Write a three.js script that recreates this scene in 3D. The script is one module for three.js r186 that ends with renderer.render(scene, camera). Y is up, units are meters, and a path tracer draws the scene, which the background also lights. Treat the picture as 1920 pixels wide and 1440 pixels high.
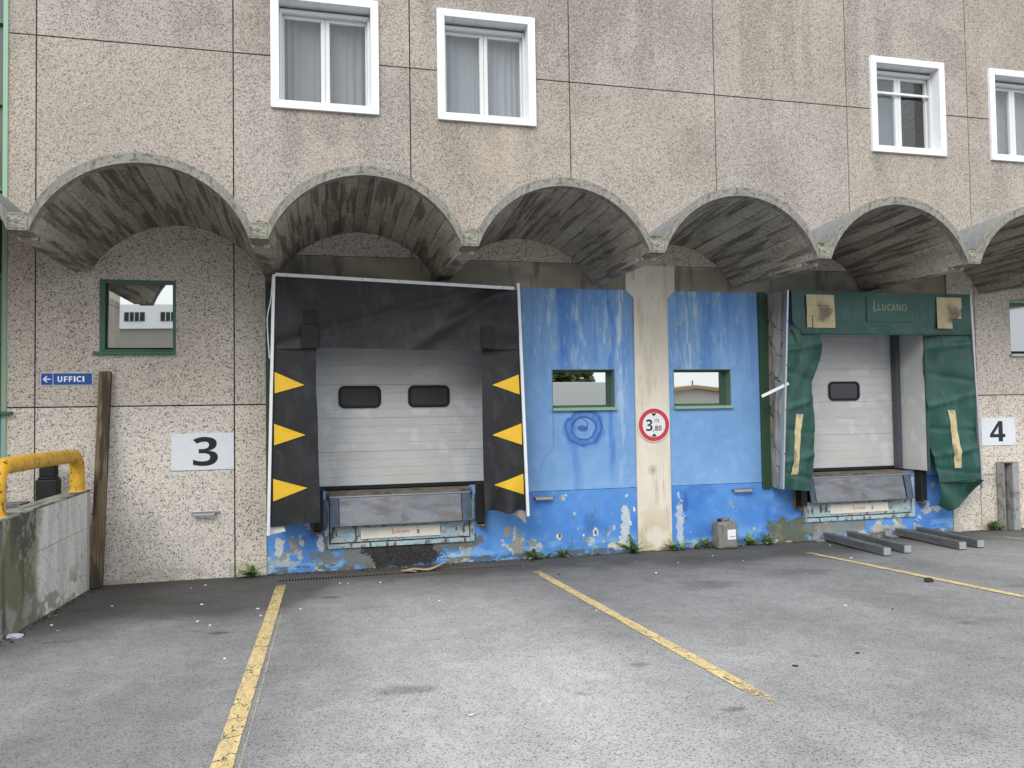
import * as THREE from 'three';
import { RoundedBoxGeometry } from 'three/addons/geometries/RoundedBoxGeometry.js';
import { mergeGeometries } from 'three/addons/utils/BufferGeometryUtils.js';

// ---------------------------------------------------------------- camera, sky, sun, exposure
const scene = new THREE.Scene();
const camera = new THREE.PerspectiveCamera(52.56, 4 / 3, 0.05, 2000);
camera.position.set(3.713, 2.265, 11.482);
camera.up.set(0.00727, 0.99935, 0.03531);
camera.lookAt(3.713 + 0.235543, 2.265 + 0.032603, 11.482 - 0.971317);
const renderer = new THREE.WebGLRenderer({ antialias: true });
renderer.toneMapping = THREE.LinearToneMapping;
renderer.toneMappingExposure = 1.56;
renderer.shadowMap.enabled = true;
renderer.shadowMap.type = THREE.PCFSoftShadowMap;
{ // overcast sky: brighter towards the zenith, faint cloud mottling
  const w = 512, h = 256, d = new Float32Array(w * h * 4);
  for (let j = 0; j < h; j++) for (let i = 0; i < w; i++) {
    const el = ((j + 0.5) / h - 0.5) * Math.PI, az = (i / w) * Math.PI * 2;
    const s = Math.max(0, Math.sin(el));
    const c = 0.04 * Math.sin(az * 3 + 5 * s) + 0.03 * Math.sin(az * 7 - 9 * s + 1) + 0.02 * Math.sin(az * 13 + 17 * s);
    const L = (0.92 + 0.14 * s) * (1 + c * Math.cos(el));
    const o = (j * w + i) * 4;
    d[o] = L * 0.97; d[o + 1] = L * 1.0; d[o + 2] = L * 1.04; d[o + 3] = 1;
  }
  const t = new THREE.DataTexture(d, w, h, THREE.RGBAFormat, THREE.FloatType);
  t.mapping = THREE.EquirectangularReflectionMapping; t.magFilter = t.minFilter = THREE.LinearFilter; t.needsUpdate = true;
  scene.background = t; scene.environment = t;
}
const sun = new THREE.DirectionalLight(new THREE.Color(1, 0.97, 0.92), 1.4);
sun.position.set(-13, 25, 28); sun.target.position.set(7, 0, 0);
sun.castShadow = true; sun.shadow.radius = 58; sun.shadow.mapSize.set(2048, 2048);
Object.assign(sun.shadow.camera, { left: -30, right: 30, top: 30, bottom: -30, near: 1, far: 90 });
scene.add(sun, sun.target);

// ---------------------------------------------------------------- helpers
function rng(seed) { let a = seed >>> 0; return () => { a = (a + 0x6D2B79F5) | 0; let t = Math.imul(a ^ (a >>> 15), 1 | a); t = (t + Math.imul(t ^ (t >>> 7), 61 | t)) ^ t; return ((t ^ (t >>> 14)) >>> 0) / 4294967296; }; }
const NL = (() => { const r = rng(77), a = new Float32Array(65536); for (let i = 0; i < 65536; i++) a[i] = r(); return a; })();
function vn(x, y) {
  const xi = Math.floor(x), yi = Math.floor(y); let fx = x - xi, fy = y - yi;
  fx = fx * fx * (3 - 2 * fx); fy = fy * fy * (3 - 2 * fy);
  const x0 = xi & 255, x1 = (xi + 1) & 255, y0 = (yi & 255) << 8, y1 = ((yi + 1) & 255) << 8;
  const a = NL[y0 + x0], b = NL[y0 + x1], c = NL[y1 + x0], e = NL[y1 + x1];
  return a + (b - a) * fx + (c - a) * fy + (a - b - c + e) * fx * fy;
}
function fbm(x, y, o = 4) { let s = 0, a = 0.5, n = 0; for (let i = 0; i < o; i++) { s += a * vn(x, y); n += a; x = x * 2.03 + 17.3; y = y * 2.03 + 9.1; a *= 0.5; } return s / n; }
const cl = (x, a = 0, b = 1) => Math.min(b, Math.max(a, x));
const ss = (a, b, x) => { const t = cl((x - a) / (b - a)); return t * t * (3 - 2 * t); };
const lerp = (a, b, t) => a + (b - a) * t;
const mixc = (o, c, t) => { o[0] += (c[0] - o[0]) * t; o[1] += (c[1] - o[1]) * t; o[2] += (c[2] - o[2]) * t; };
function tex(w, h, fn, srgb = true) {
  const d = new Uint8Array(w * h * 4), o = [0, 0, 0];
  for (let j = 0; j < h; j++) for (let i = 0; i < w; i++) {
    fn((i + 0.5) / w, (j + 0.5) / h, o, i, j);
    const k = (j * w + i) * 4; d[k] = cl(o[0], 0, 255); d[k + 1] = cl(o[1], 0, 255); d[k + 2] = cl(o[2], 0, 255); d[k + 3] = 255;
  }
  const t = new THREE.DataTexture(d, w, h, THREE.RGBAFormat);
  t.wrapS = t.wrapT = THREE.RepeatWrapping; t.magFilter = THREE.LinearFilter; t.minFilter = THREE.LinearMipmapLinearFilter; t.generateMipmaps = true;
  if (srgb) t.colorSpace = THREE.SRGBColorSpace; t.needsUpdate = true; return t;
}
const mat = (p) => new THREE.MeshStandardMaterial({ roughness: 0.85, ...p });
const used = new Map();
function numbered(n) { const k = used.get(n) ?? 0; used.set(n, k + 1); return k ? `${n}_${String(k).padStart(3, '0')}` : n; }
function thing(name, label, category, p = [0, 0, 0], group) {
  const g = new THREE.Group(); g.name = numbered(name); g.position.set(...p); g.userData = { label, category }; if (group) g.userData.group = group; scene.add(g); return g;
}
function part(name, geo, m, parent, label) { const o = new THREE.Mesh(geo, m); o.name = name; if (label) o.userData.label = label; parent.add(o); return o; }
function grp(name, parent, label) { const g = new THREE.Group(); g.name = name; if (label) g.userData.label = label; parent.add(g); return g; }
function struct(name, geo, m) { const o = new THREE.Mesh(geo, m); o.name = numbered(name); o.userData.kind = 'structure'; scene.add(o); return o; }
// uv in metres (scaled), chosen by the main direction of each face
function wuv(g, ox = 0, oy = 0, sx = 1, sy = 1) {
  const p = g.attributes.position, n = g.attributes.normal, uv = new Float32Array(p.count * 2);
  for (let i = 0; i < p.count; i++) {
    const ax = Math.abs(n.getX(i)), ay = Math.abs(n.getY(i)), az = Math.abs(n.getZ(i));
    let u = p.getX(i), v = p.getY(i);
    if (ay > az && ay >= ax) v = p.getZ(i); else if (ax > az) u = p.getZ(i);
    uv[2 * i] = (u - ox) * sx; uv[2 * i + 1] = (v - oy) * sy;
  }
  g.setAttribute('uv', new THREE.BufferAttribute(uv, 2)); return g;
}
function bx(x0, x1, y0, y1, z0, z1) { const g = new THREE.BoxGeometry(x1 - x0, y1 - y0, z1 - z0); g.translate((x0 + x1) / 2, (y0 + y1) / 2, (z0 + z1) / 2); return wuv(g); }
function rbx(x0, x1, y0, y1, z0, z1, r = 0.006, seg = 1) { const g = new RoundedBoxGeometry(x1 - x0, y1 - y0, z1 - z0, seg, r); g.translate((x0 + x1) / 2, (y0 + y1) / 2, (z0 + z1) / 2); return wuv(g); }
const merge = (a) => mergeGeometries(a.map((g) => { const q = g.index ? g.toNonIndexed() : g; for (const k of Object.keys(q.attributes)) if (!['position', 'normal', 'uv'].includes(k)) q.deleteAttribute(k); return q; }));
// rectangle minus rectangular holes -> list of rectangles
function rectMinus([x0, x1, y0, y1], holes) {
  let rs = [[x0, x1, y0, y1]];
  for (const [a, b, c, d] of holes) {
    const out = [];
    for (const r of rs) {
      if (a >= r[1] || b <= r[0] || c >= r[3] || d <= r[2]) { out.push(r); continue; }
      const xa = Math.max(a, r[0]), xb = Math.min(b, r[1]);
      if (r[0] < xa) out.push([r[0], xa, r[2], r[3]]);
      if (xb < r[1]) out.push([xb, r[1], r[2], r[3]]);
      if (r[2] < c) out.push([xa, xb, r[2], c]);
      if (d < r[3]) out.push([xa, xb, d, r[3]]);
    }
    rs = out;
  }
  return rs;
}
function tube(pts, r, seg = 24, rad = 10, curve = false) {
  const v = pts.map((p) => new THREE.Vector3(...p));
  let c; if (curve) c = new THREE.CatmullRomCurve3(v); else { c = new THREE.CurvePath(); for (let i = 1; i < v.length; i++) c.add(new THREE.LineCurve3(v[i - 1], v[i])); }
  return new THREE.TubeGeometry(c, seg, r, rad, false);
}
function rod(a, b, r, n = 8) { const A = new THREE.Vector3(...a), B = new THREE.Vector3(...b), d = B.clone().sub(A), g = new THREE.CylinderGeometry(r, r, d.length(), n); g.applyQuaternion(new THREE.Quaternion().setFromUnitVectors(new THREE.Vector3(0, 1, 0), d.normalize())); g.translate((A.x + B.x) / 2, (A.y + B.y) / 2, (A.z + B.z) / 2); return g; }
function bar(a, b, w, h) { // square bar from a to b, its width w kept level
  const A = new THREE.Vector3(...a), B = new THREE.Vector3(...b), d = B.clone().sub(A), L = d.length(); d.normalize();
  const up0 = Math.abs(d.y) > 0.9 ? new THREE.Vector3(0, 0, 1) : new THREE.Vector3(0, 1, 0);
  const X = new THREE.Vector3().crossVectors(up0, d).normalize(), Y = new THREE.Vector3().crossVectors(d, X);
  const g = new RoundedBoxGeometry(w, h, L, 1, Math.min(w, h) * 0.06); wuv(g); g.applyMatrix4(new THREE.Matrix4().makeBasis(X, Y, d)); g.translate((A.x + B.x) / 2, (A.y + B.y) / 2, (A.z + B.z) / 2); return g;
}
// closed sheet of thickness t through P(u,v)
function sheet(nu, nv, P, t, us = 1, vs = 1) {
  const pos = [], uv = [], idx = [], e = 1e-3, A = new THREE.Vector3(), B = new THREE.Vector3(), C = new THREE.Vector3(), N = new THREE.Vector3();
  const q = (u, v, o) => o.set(...P(u, v));
  for (const s of [0, 1]) for (let j = 0; j <= nv; j++) for (let i = 0; i <= nu; i++) {
    const u = i / nu, v = j / nv; q(u, v, A);
    q(Math.min(1, u + e), v, B); q(Math.max(0, u - e), v, C); const du = B.clone().sub(C);
    q(u, Math.min(1, v + e), B); q(u, Math.max(0, v - e), C); N.crossVectors(du, B.clone().sub(C)).normalize();
    if (s) A.addScaledVector(N, -t);
    pos.push(A.x, A.y, A.z); uv.push(u * us, v * vs);
  }
  const n = (nu + 1) * (nv + 1), id = (i, j, s) => s * n + j * (nu + 1) + i;
  for (let j = 0; j < nv; j++) for (let i = 0; i < nu; i++) {
    idx.push(id(i, j, 0), id(i + 1, j, 0), id(i + 1, j + 1, 0), id(i, j, 0), id(i + 1, j + 1, 0), id(i, j + 1, 0));
    idx.push(id(i, j, 1), id(i + 1, j + 1, 1), id(i + 1, j, 1), id(i, j, 1), id(i, j + 1, 1), id(i + 1, j + 1, 1));
  }
  const base = new THREE.BufferGeometry(); base.setAttribute('position', new THREE.Float32BufferAttribute(pos, 3)); base.setAttribute('uv', new THREE.Float32BufferAttribute(uv, 2)); base.setIndex(idx); base.computeVertexNormals();
  const ep = [], eu = []; // rims
  const quad = (a, b) => { const g = (k) => pos.slice(3 * k, 3 * k + 3); const k4 = [a, a + n, b + n, a, b + n, b]; for (const k of k4) { ep.push(...g(k)); eu.push(uv[2 * k], uv[2 * k + 1]); } };
  for (let i = 0; i < nu; i++) { quad(id(i, 0, 0), id(i + 1, 0, 0)); quad(id(i + 1, nv, 0), id(i, nv, 0)); }
  for (let j = 0; j < nv; j++) { quad(id(0, j + 1, 0), id(0, j, 0)); quad(id(nu, j, 0), id(nu, j + 1, 0)); }
  const rim = new THREE.BufferGeometry(); rim.setAttribute('position', new THREE.Float32BufferAttribute(ep, 3)); rim.setAttribute('uv', new THREE.Float32BufferAttribute(eu, 2)); rim.computeVertexNormals();
  return merge([base, rim]);
}
function prism(pts, z0, z1, bevel = 0) { const g = new THREE.ExtrudeGeometry(new THREE.Shape(pts.map((p) => new THREE.Vector2(...p))), { depth: z1 - z0 - 2 * bevel, bevelEnabled: bevel > 0, bevelSize: bevel, bevelThickness: bevel, bevelOffset: -bevel, bevelSegments: 1 }); g.translate(0, 0, z0 + bevel); return wuv(g); }
function canvasTex(w, h, draw) { const c = document.createElement('canvas'); c.width = w; c.height = h; const x = c.getContext('2d'); draw(x, w, h); const t = new THREE.CanvasTexture(c); t.colorSpace = THREE.SRGBColorSpace; t.magFilter = THREE.LinearFilter; return t; }
function plate(x0, x1, y0, y1, z0, z1, r = 0.002) { // board whose front face shows a whole texture
  const g = new RoundedBoxGeometry(x1 - x0, y1 - y0, z1 - z0, 1, r); g.translate((x0 + x1) / 2, (y0 + y1) / 2, (z0 + z1) / 2); return wuv(g, x0, y0, 1 / (x1 - x0), 1 / (y1 - y0));
}

// ---------------------------------------------------------------- textures of matter
// stones of the exposed aggregate: a tile of 1024 px = 5.12 m with a random number and a tone for every stone
const AG = (() => {
  const S = 1024, cell = 3.6, n = Math.round(S / cell), c2 = S / n, r = rng(5), jx = new Float32Array(n * n), jy = new Float32Array(n * n), rr = new Float32Array(n * n), tt = new Float32Array(n * n);
  for (let i = 0; i < n * n; i++) { jx[i] = r(); jy[i] = r(); rr[i] = r(); tt[i] = r(); }
  const R = new Float32Array(S * S), T = new Float32Array(S * S), Ed = new Float32Array(S * S);
  for (let j = 0; j < S; j++) for (let i = 0; i < S; i++) {
    const gx = Math.floor(i / c2), gy = Math.floor(j / c2); let b = 1e9, b2 = 1e9, bi = 0;
    for (let dy = -1; dy <= 1; dy++) for (let dx = -1; dx <= 1; dx++) {
      const qx = gx + dx, qy = gy + dy, id = ((qy + n) % n) * n + ((qx + n) % n);
      const ex = (qx + jx[id]) * c2 - i, ey = (qy + jy[id]) * c2 - j, d = ex * ex + ey * ey * 1.3;
      if (d < b) { b2 = b; b = d; bi = id; } else if (d < b2) b2 = d;
    }
    const k = j * S + i; R[k] = rr[bi]; T[k] = tt[bi]; Ed[k] = Math.sqrt(b2) - Math.sqrt(b);
  }
  return { S, R, T, Ed };
})();
const uwins = [[3.01, 4.54, 6.63, 8.33], [5.41, 6.94, 6.63, 8.33], [12.97, 14.49, 6.63, 8.31], [15.46, 16.99, 6.63, 8.31]];
function grime(x, y) { // where dirt has settled on the panels: runs below window corners, blotches, along joints
  let s = 0;
  for (const [a, b, c] of uwins) for (const [q, wd, str] of [[a + 0.2, 0.2, 1], [b - 0.12, 0.16, 0.6]]) {
    if (y < c && y > 4.4) { const wob = 0.25 * (vn(y * 2.3 + q * 9, q) - 0.5), d = Math.abs(x - q - wob) / wd; s += str * 0.55 * Math.max(0, 1 - d * d) * ss(-1.5 + 0.5 * vn(q * 5, 2), -0.1, y - c) * (0.35 + 1.1 * fbm(x * 5, y * 2.2, 3)); }
  }
  s += 0.5 * ss(0.5, 0.78, fbm(x * 0.55 + 3, y * 0.5 + 7, 4)) * ss(4.6, 6.2, y);
  s += 0.6 * ss(0.52, 0.75, fbm(x * 0.9 + 31, y * 0.7, 4)) * ss(7.0, 8.6, y + 0.6 * vn(x, 3));
  s += 0.25 * ss(0.55, 0.8, fbm(x * 2.2 + 9, y * 1.4, 3));
  s += 0.55 * ss(0.54, 0.72, fbm(x * 3.4 + 50, y * 0.35 + 2, 4)) * ss(6.9, 8.8, y + 1.2 * vn(x * 1.7, 8)); // rain runs from the parapet
  return cl(s, 0, 1);
}
function coarse(W, H, step, fn) { // smooth field sampled every few pixels, read back bilinearly
  const nx = Math.ceil(W / step) + 2, ny = Math.ceil(H / step) + 2, d = new Float32Array(nx * ny);
  for (let j = 0; j < ny; j++) for (let i = 0; i < nx; i++) d[j * nx + i] = fn((i * step) / W, (j * step) / H);
  return (i, j) => { const x = i / step, y = j / step, a = x | 0, b = y | 0, fx = x - a, fy = y - b, k = b * nx + a; return (d[k] * (1 - fx) + d[k + 1] * fx) * (1 - fy) + (d[k + nx] * (1 - fx) + d[k + nx + 1] * fx) * fy; };
}
function aggregateTexture(x0, y0, w, h, res, seed) {
  const W = Math.round(w * res), H = Math.round(h * res), ox = (seed * 397) % 1024, oy = (seed * 211) % 1024, S = AG.S, warm = ((seed * 37) % 11) / 11 - 0.5;
  const G = coarse(W, H, 5, (u, v) => grime(x0 + u * w, y0 + v * h)), B = coarse(W, H, 8, (u, v) => fbm((x0 + u * w) * 0.8 + seed, (y0 + v * h) * 0.8, 3) - 0.5);
  const LI = coarse(W, H, 8, (u, v) => { const x = x0 + u * w, y = y0 + v * h; let s = 0; for (const [a, b, c] of uwins) if (x > a + 0.35 && x < b - 0.25 && y < c && y > c - 1.2) s += ss(0.35, 0.6, fbm(x * 3, y * 2.5, 3)) * ss(-1.2, -0.4, y - c) * ss(a + 0.35, a + 0.6, x) * ss(b - 0.25, b - 0.45, x); return s; });
  return tex(W, H, (u, v, o, i, j) => {
    const x = x0 + u * w, y = y0 + v * h, low = y > 4.92 ? 1 : y > 2.388 ? 0.3 : 0, fine = (low > 0.5 ? 1.45 : 1.3) * 200 / res, k = ((j * fine + oy | 0) & 1023) * S + ((i * fine + ox | 0) & 1023);
    const g = G(i, j), r = AG.R[k], t = AG.T[k], e = AG.Ed[k], big = B(i, j);
    const q = 34 * (t - 0.5) + 20 * big;
    o[0] = 234 + q + 4 * warm - 56 * low; o[1] = 226 + q - 55 * low; o[2] = 216 + q - 53 * low - 5 * warm;
    if (t > 0.72) { o[0] += 2; o[2] -= 4; } else if (t < 0.2) { o[0] -= 5; o[2] += 5; } // warmer and cooler pebbles
    const p = 0.1 + 0.08 * low + 0.08 * big + 0.32 * g;
    if (r < p) mixc(o, r < p * 0.5 ? [72, 67, 61] : [120, 111, 102], 0.74 - 0.12 * low);
    else if (e < 0.9) mixc(o, [150, 137, 124], 0.45); // mortar between stones
    mixc(o, [122, 117, 110], 0.3 * cl(g * (0.5 + 0.9 * vn(x * 26, y * 26))));
    mixc(o, [218, 204, 176], 0.22 * LI(i, j)); // yellow lichen film under the windows
    if (y < 0.35) mixc(o, [160, 150, 130], 0.5 * ss(0.5, 0.7, fbm(x * 6, y * 8, 3)) * (1 - y / 0.35));
    if (x > 0.6 && x < 0.72 && y > 2.6 && y < 4.15) mixc(o, [215, 210, 202], 0.5 * ss(0.02, 0, Math.abs(x - 0.665 - 0.01 * vn(y * 6, 1)))); // lime run beside the green window
  });
}
const bumpAg = tex(512, 512, (u, v, o, i, j) => { const k = j * AG.S + i, e = cl(AG.Ed[k] / 3); o[0] = o[1] = o[2] = 60 + 170 * e * (AG.R[k] < 0.2 ? 0.35 : 1) + 20 * AG.T[k]; }, false);

const bumps = new Map(); function bumpFor(h) { const k = h.toFixed(3); if (!bumps.has(k)) { const t = bumpAg.clone(); t.repeat.set(2.5 / 1.9, h / 1.9); t.needsUpdate = true; bumps.set(k, t); } return bumps.get(k); }
const concreteTex = tex(1024, 1024, (u, v, o) => { // grey weathered concrete, 4 m tile
  const a = fbm(u * 16, v * 16, 5), b = fbm(u * 64 + 5, v * 64, 3), s = fbm(u * 40, v * 4 + 3, 3);
  const q = 128 + 60 * (a - 0.5) + 28 * (b - 0.5) - 28 * ss(0.52, 0.75, s);
  o[0] = q + 2; o[1] = q; o[2] = q - 6;
  if (fbm(u * 160, v * 160, 2) > 0.73) mixc(o, [60, 58, 54], 0.45);
});
const rimTex = tex(1024, 512, (u, v, o) => { // rim of the vaults: pale concrete with black algae and grey lichen
  const a = fbm(u * 22, v * 8, 5), b = fbm(u * 90, v * 40, 3), s = fbm(u * 70 + 3, v * 5, 3);
  const q = 140 + 40 * (a - 0.5) + 26 * (b - 0.5); o[0] = q + 1; o[1] = q - 1; o[2] = q - 8;
  mixc(o, [92, 90, 82], 0.5 * ss(0.46, 0.7, s * 0.35 + a * 0.35 + b * 0.3)); mixc(o, [106, 112, 106], 0.35 * ss(0.55, 0.7, fbm(u * 30 + 9, v * 9, 3)));
  if (b > 0.66) mixc(o, [70, 68, 62], 0.45); if (vn(u * 300, v * 120) > 0.86) mixc(o, [186, 184, 176], 0.35);
});
const soffitTex = tex(1024, 1024, (u, v, o) => { // u along the arc 4 m, v along the depth 4 m: board-marked concrete with damp stains
  const a = fbm(u * 9, v * 6, 5), b = fbm(u * 60, v * 50, 3), run = fbm(u * 12 + 4, v * 3.4, 4);
  const q = 164 + 50 * (a - 0.5) + 26 * (b - 0.5); o[0] = q + 3; o[1] = q - 4; o[2] = q - 16;
  mixc(o, [84, 76, 66], 0.6 * ss(0.53, 0.68, run));
  mixc(o, [190, 186, 178], 0.45 * ss(0.6, 0.74, fbm(u * 14 + 40, v * 14, 4)));
  const gv = (v * 4 / 0.155) % 1, gi = Math.floor(v * 4 / 0.155), on = vn(gi * 3.7, u * 30); // broken transverse form lines
  if (gv < 0.07 && on > 0.55) mixc(o, [60, 56, 52], 0.7 * ss(0.55, 0.7, on));
  if (fbm(u * 70, v * 120, 2) > 0.76) mixc(o, [60, 56, 52], 0.6);
});
const membraneTex = tex(256, 256, (u, v, o) => { const q = 128 + 22 * (fbm(u * 8, v * 8, 4) - 0.5); o[0] = q - 3; o[1] = q; o[2] = q - 1; if (fbm(u * 30, v * 30, 3) > 0.68) mixc(o, [86, 88, 82], 0.6); });
const M = {
  concrete: mat({ map: concreteTex, bumpMap: concreteTex, bumpScale: 0.004 }),
  rim: mat({ map: rimTex, bumpMap: rimTex, bumpScale: 0.006, roughness: 0.95 }),
  soffit: mat({ map: soffitTex, bumpMap: soffitTex, bumpScale: 0.004, roughness: 0.95 }),
  membrane: mat({ map: membraneTex, roughness: 0.8 }),
  joint: mat({ color: '#3d3a36', roughness: 1 }),
  whiteAlu: mat({ map: tex(256, 256, (u, v, o) => { const q = 232 + 8 * (fbm(u * 6, v * 6, 4) - 0.5); o[0] = q - 2; o[1] = q + 1; o[2] = q + 6; mixc(o, [204, 202, 196], 0.35 * ss(0.56, 0.78, fbm(u * 12 + 2, v * 5, 4))); if (vn(u * 90, v * 90) > 0.94) mixc(o, [150, 146, 138], 0.4); }), roughness: 0.38 }),
  pvc: mat({ color: '#d6d8d8', roughness: 0.42 }),
  shutter: mat({ color: '#a9adb0', roughness: 0.6 }),
  glass: new THREE.MeshPhysicalMaterial({ color: '#ffffff', transmission: 1, thickness: 0, roughness: 0.02, ior: 1.5 }),
  mirror: mat({ color: new THREE.Color(0.62, 0.64, 0.62), metalness: 1, roughness: 0.012 }),
  darkMirror: mat({ color: new THREE.Color(0.34, 0.35, 0.36), metalness: 1, roughness: 0.08 }),
  dimGlass: mat({ color: '#5c6662', roughness: 0.08 }),
  greenFrame: mat({ color: '#3c6a55', roughness: 0.5 }),
  paleGreen: mat({ color: '#8fae94', roughness: 0.6 }),
  darkGreen: mat({ color: '#2c4a34', roughness: 0.55 }),
  interior: mat({ color: '#8a8680', roughness: 1 }),
  black: mat({ color: '#16171a', roughness: 0.6 }),
  rubber: mat({ color: '#17171a', roughness: 0.75 }),
  alu: mat({ color: '#b9bbbd', roughness: 0.42, metalness: 0.6 }),
  steel: mat({ color: '#8e9296', roughness: 0.5, metalness: 0.7 }),
};

// ---------------------------------------------------------------- the ground
const SL = 0.052, gy = (z) => (z < 12 ? SL * z : SL * 12 + 1.2 * (1 - Math.exp(-(z - 12) * SL / 1.2)));
const asphaltTex = (() => {
  const S = 2048, n = 620, c2 = S / n, r = rng(91), jx = new Float32Array(n * n), jy = new Float32Array(n * n), tt = new Float32Array(n * n);
  for (let i = 0; i < n * n; i++) { jx[i] = r(); jy[i] = r(); tt[i] = r(); }
  return tex(S, S, (u, v, o, i, j) => { // 5 m tile, stones of about 8 mm
    const gx = Math.floor(i / c2), gy2 = Math.floor(j / c2); let b = 1e9, bi = 0;
    for (let dy = -1; dy <= 1; dy++) for (let dx = -1; dx <= 1; dx++) { const qx = gx + dx, qy = gy2 + dy, id = ((qy + n) % n) * n + ((qx + n) % n), ex = (qx + jx[id]) * c2 - i, ey = (qy + jy[id]) * c2 - j, d = ex * ex + ey * ey; if (d < b) { b = d; bi = id; } }
    const t = tt[bi], cl2 = fbm(u * 64, v * 64, 2); // repeats with the tile: 64 divides 256
    let q = 204 + 28 * (t - 0.5) + 18 * (cl2 - 0.5); if (t > 0.94) q += 10; if (t < 0.11) q -= 50; if (b > 5) q -= 14;
    o[0] = q; o[1] = q; o[2] = q;
  });
})();
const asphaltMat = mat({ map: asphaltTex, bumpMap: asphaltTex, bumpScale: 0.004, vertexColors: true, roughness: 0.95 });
const asphaltTone = (x, z) => { // linear multiplier: worn pale tracks, damp dirty apron by the building, oil drops
  let q = 0.36 + 0.2 * (fbm(x * 0.55 + 3, z * 0.55 + 1, 4) - 0.5) + 0.1 * (fbm(x * 2.7, z * 2.7 + 8, 3) - 0.5) + 0.07 * (fbm(x * 7.3 + 2, z * 7.3, 2) - 0.5) + 0.16 * (fbm(x * 2.6 + 11, z * 0.35 + 4, 4) - 0.5) * ss(1.5, 3, z);
  const wob = 0.9 * (fbm(x * 0.8 + 5, z * 0.5, 4) - 0.5) + 0.5 * (fbm(x * 3.1, z * 3.1, 3) - 0.5);
  // pale, wheel-polished patches in front of each dock
  q += 0.2 * ss(1.6, 0.3, Math.abs(x - 4.75 + 0.4 * wob)) * ss(1.6, 3.2, z + 0.8 * wob);
  q += 0.15 * ss(2.6, 0.5, Math.abs(x - 6.2 + wob)) * ss(4.4, 6.2, z + wob);
  q += 0.12 * ss(1.6, 0.5, Math.abs(x - 12.9 + wob)) * ss(1.0, 2.4, z + wob);
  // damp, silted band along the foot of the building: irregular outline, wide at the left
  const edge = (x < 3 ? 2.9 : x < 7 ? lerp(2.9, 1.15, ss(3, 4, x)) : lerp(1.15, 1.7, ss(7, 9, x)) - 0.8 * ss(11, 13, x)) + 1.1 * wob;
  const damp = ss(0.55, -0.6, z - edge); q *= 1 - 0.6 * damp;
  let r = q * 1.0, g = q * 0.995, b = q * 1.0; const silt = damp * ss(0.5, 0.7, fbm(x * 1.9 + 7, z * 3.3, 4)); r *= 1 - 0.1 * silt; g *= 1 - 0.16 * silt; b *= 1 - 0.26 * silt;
  for (const [sx, sz, rx, rz, k] of [[4.25, 5.93, 0.26, 0.12, 0.42], [6.05, 5.88, 0.13, 0.07, 0.4], [3.78, 2.1, 0.15, 0.1, 0.5], [2.73, 3.58, 0.1, 0.06, 0.6], [2.5, 3.4, 0.06, 0.04, 0.55], [8.1, 3.0, 0.5, 0.28, 0.3], [9.6, 2.6, 0.4, 0.3, 0.25], [1.3, 3.4, 0.16, 0.06, 0.4], [9.3, 5.6, 0.12, 0.06, 0.4], [6.2, 7.0, 0.09, 0.05, 0.55], [5.4, 6.4, 0.05, 0.03, 0.5], [7.4, 6.1, 0.05, 0.03, 0.5], [11.5, 4.4, 0.5, 0.2, 0.25]]) {
    const d = Math.hypot((x - sx) / rx, (z - sz) / rz) + 0.9 * (fbm(x * 9, z * 9, 3) - 0.5); const m = 1 - k * ss(1.15, 0.5, d); r *= m; g *= m; b *= m;
  }
  if (z < 0.35) { const m = ss(0.5, 0.72, fbm(x * 4, z * 9, 3)) * (1 - z / 0.35); r *= 1 - 0.25 * m; g *= 1 - 0.2 * m; b *= 1 - 0.4 * m; }
  return [r, g, b];
};
const GR = [3.12, 6.46, 0.42, 0.74]; // drain trench
{
  const xs = [], zs = [];
  for (const v of [-300, -120, -50, -20, -10, -6, -4]) xs.push(v); for (let v = -3; v <= 18.001; v += 0.05) xs.push(+v.toFixed(3)); for (const v of [20, 24, 30, 45, 90, 150, 300]) xs.push(v);
  for (let v = -0.15; v <= 9.001; v += 0.05) zs.push(+v.toFixed(3)); for (const v of [9.3, 9.7, 10.2, 10.8, 11.5, 12, 13, 14, 16, 18, 21, 25, 30, 40, 60, 90, 140, 220, 400]) zs.push(v);
  const snap = (a, v) => { let b = 0; a.forEach((q, i) => { if (Math.abs(q - v) < Math.abs(a[b] - v)) b = i; }); a[b] = v; };
  snap(xs, GR[0]); snap(xs, GR[1]); snap(zs, GR[2]); snap(zs, GR[3]);
  const nx = xs.length, nz = zs.length, pos = new Float32Array(nx * nz * 3), col = new Float32Array(nx * nz * 3), uv = new Float32Array(nx * nz * 2), idx = [];
  for (let j = 0; j < nz; j++) for (let i = 0; i < nx; i++) {
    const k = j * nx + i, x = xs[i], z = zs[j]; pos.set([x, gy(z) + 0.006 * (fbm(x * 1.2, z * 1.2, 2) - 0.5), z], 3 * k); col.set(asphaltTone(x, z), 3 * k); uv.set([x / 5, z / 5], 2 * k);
    if (i < nx - 1 && j < nz - 1) { const inHole = x >= GR[0] - 1e-6 && xs[i + 1] <= GR[1] + 1e-6 && z >= GR[2] - 1e-6 && zs[j + 1] <= GR[3] + 1e-6; if (!inHole) idx.push(k, k + nx, k + nx + 1, k, k + nx + 1, k + 1); }
  }
  const g = new THREE.BufferGeometry(); g.setAttribute('position', new THREE.BufferAttribute(pos, 3)); g.setAttribute('color', new THREE.BufferAttribute(col, 3)); g.setAttribute('uv', new THREE.BufferAttribute(uv, 2)); g.setIndex(idx); g.computeVertexNormals();
  struct('asphalt_ground', g, asphaltMat);
}
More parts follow.
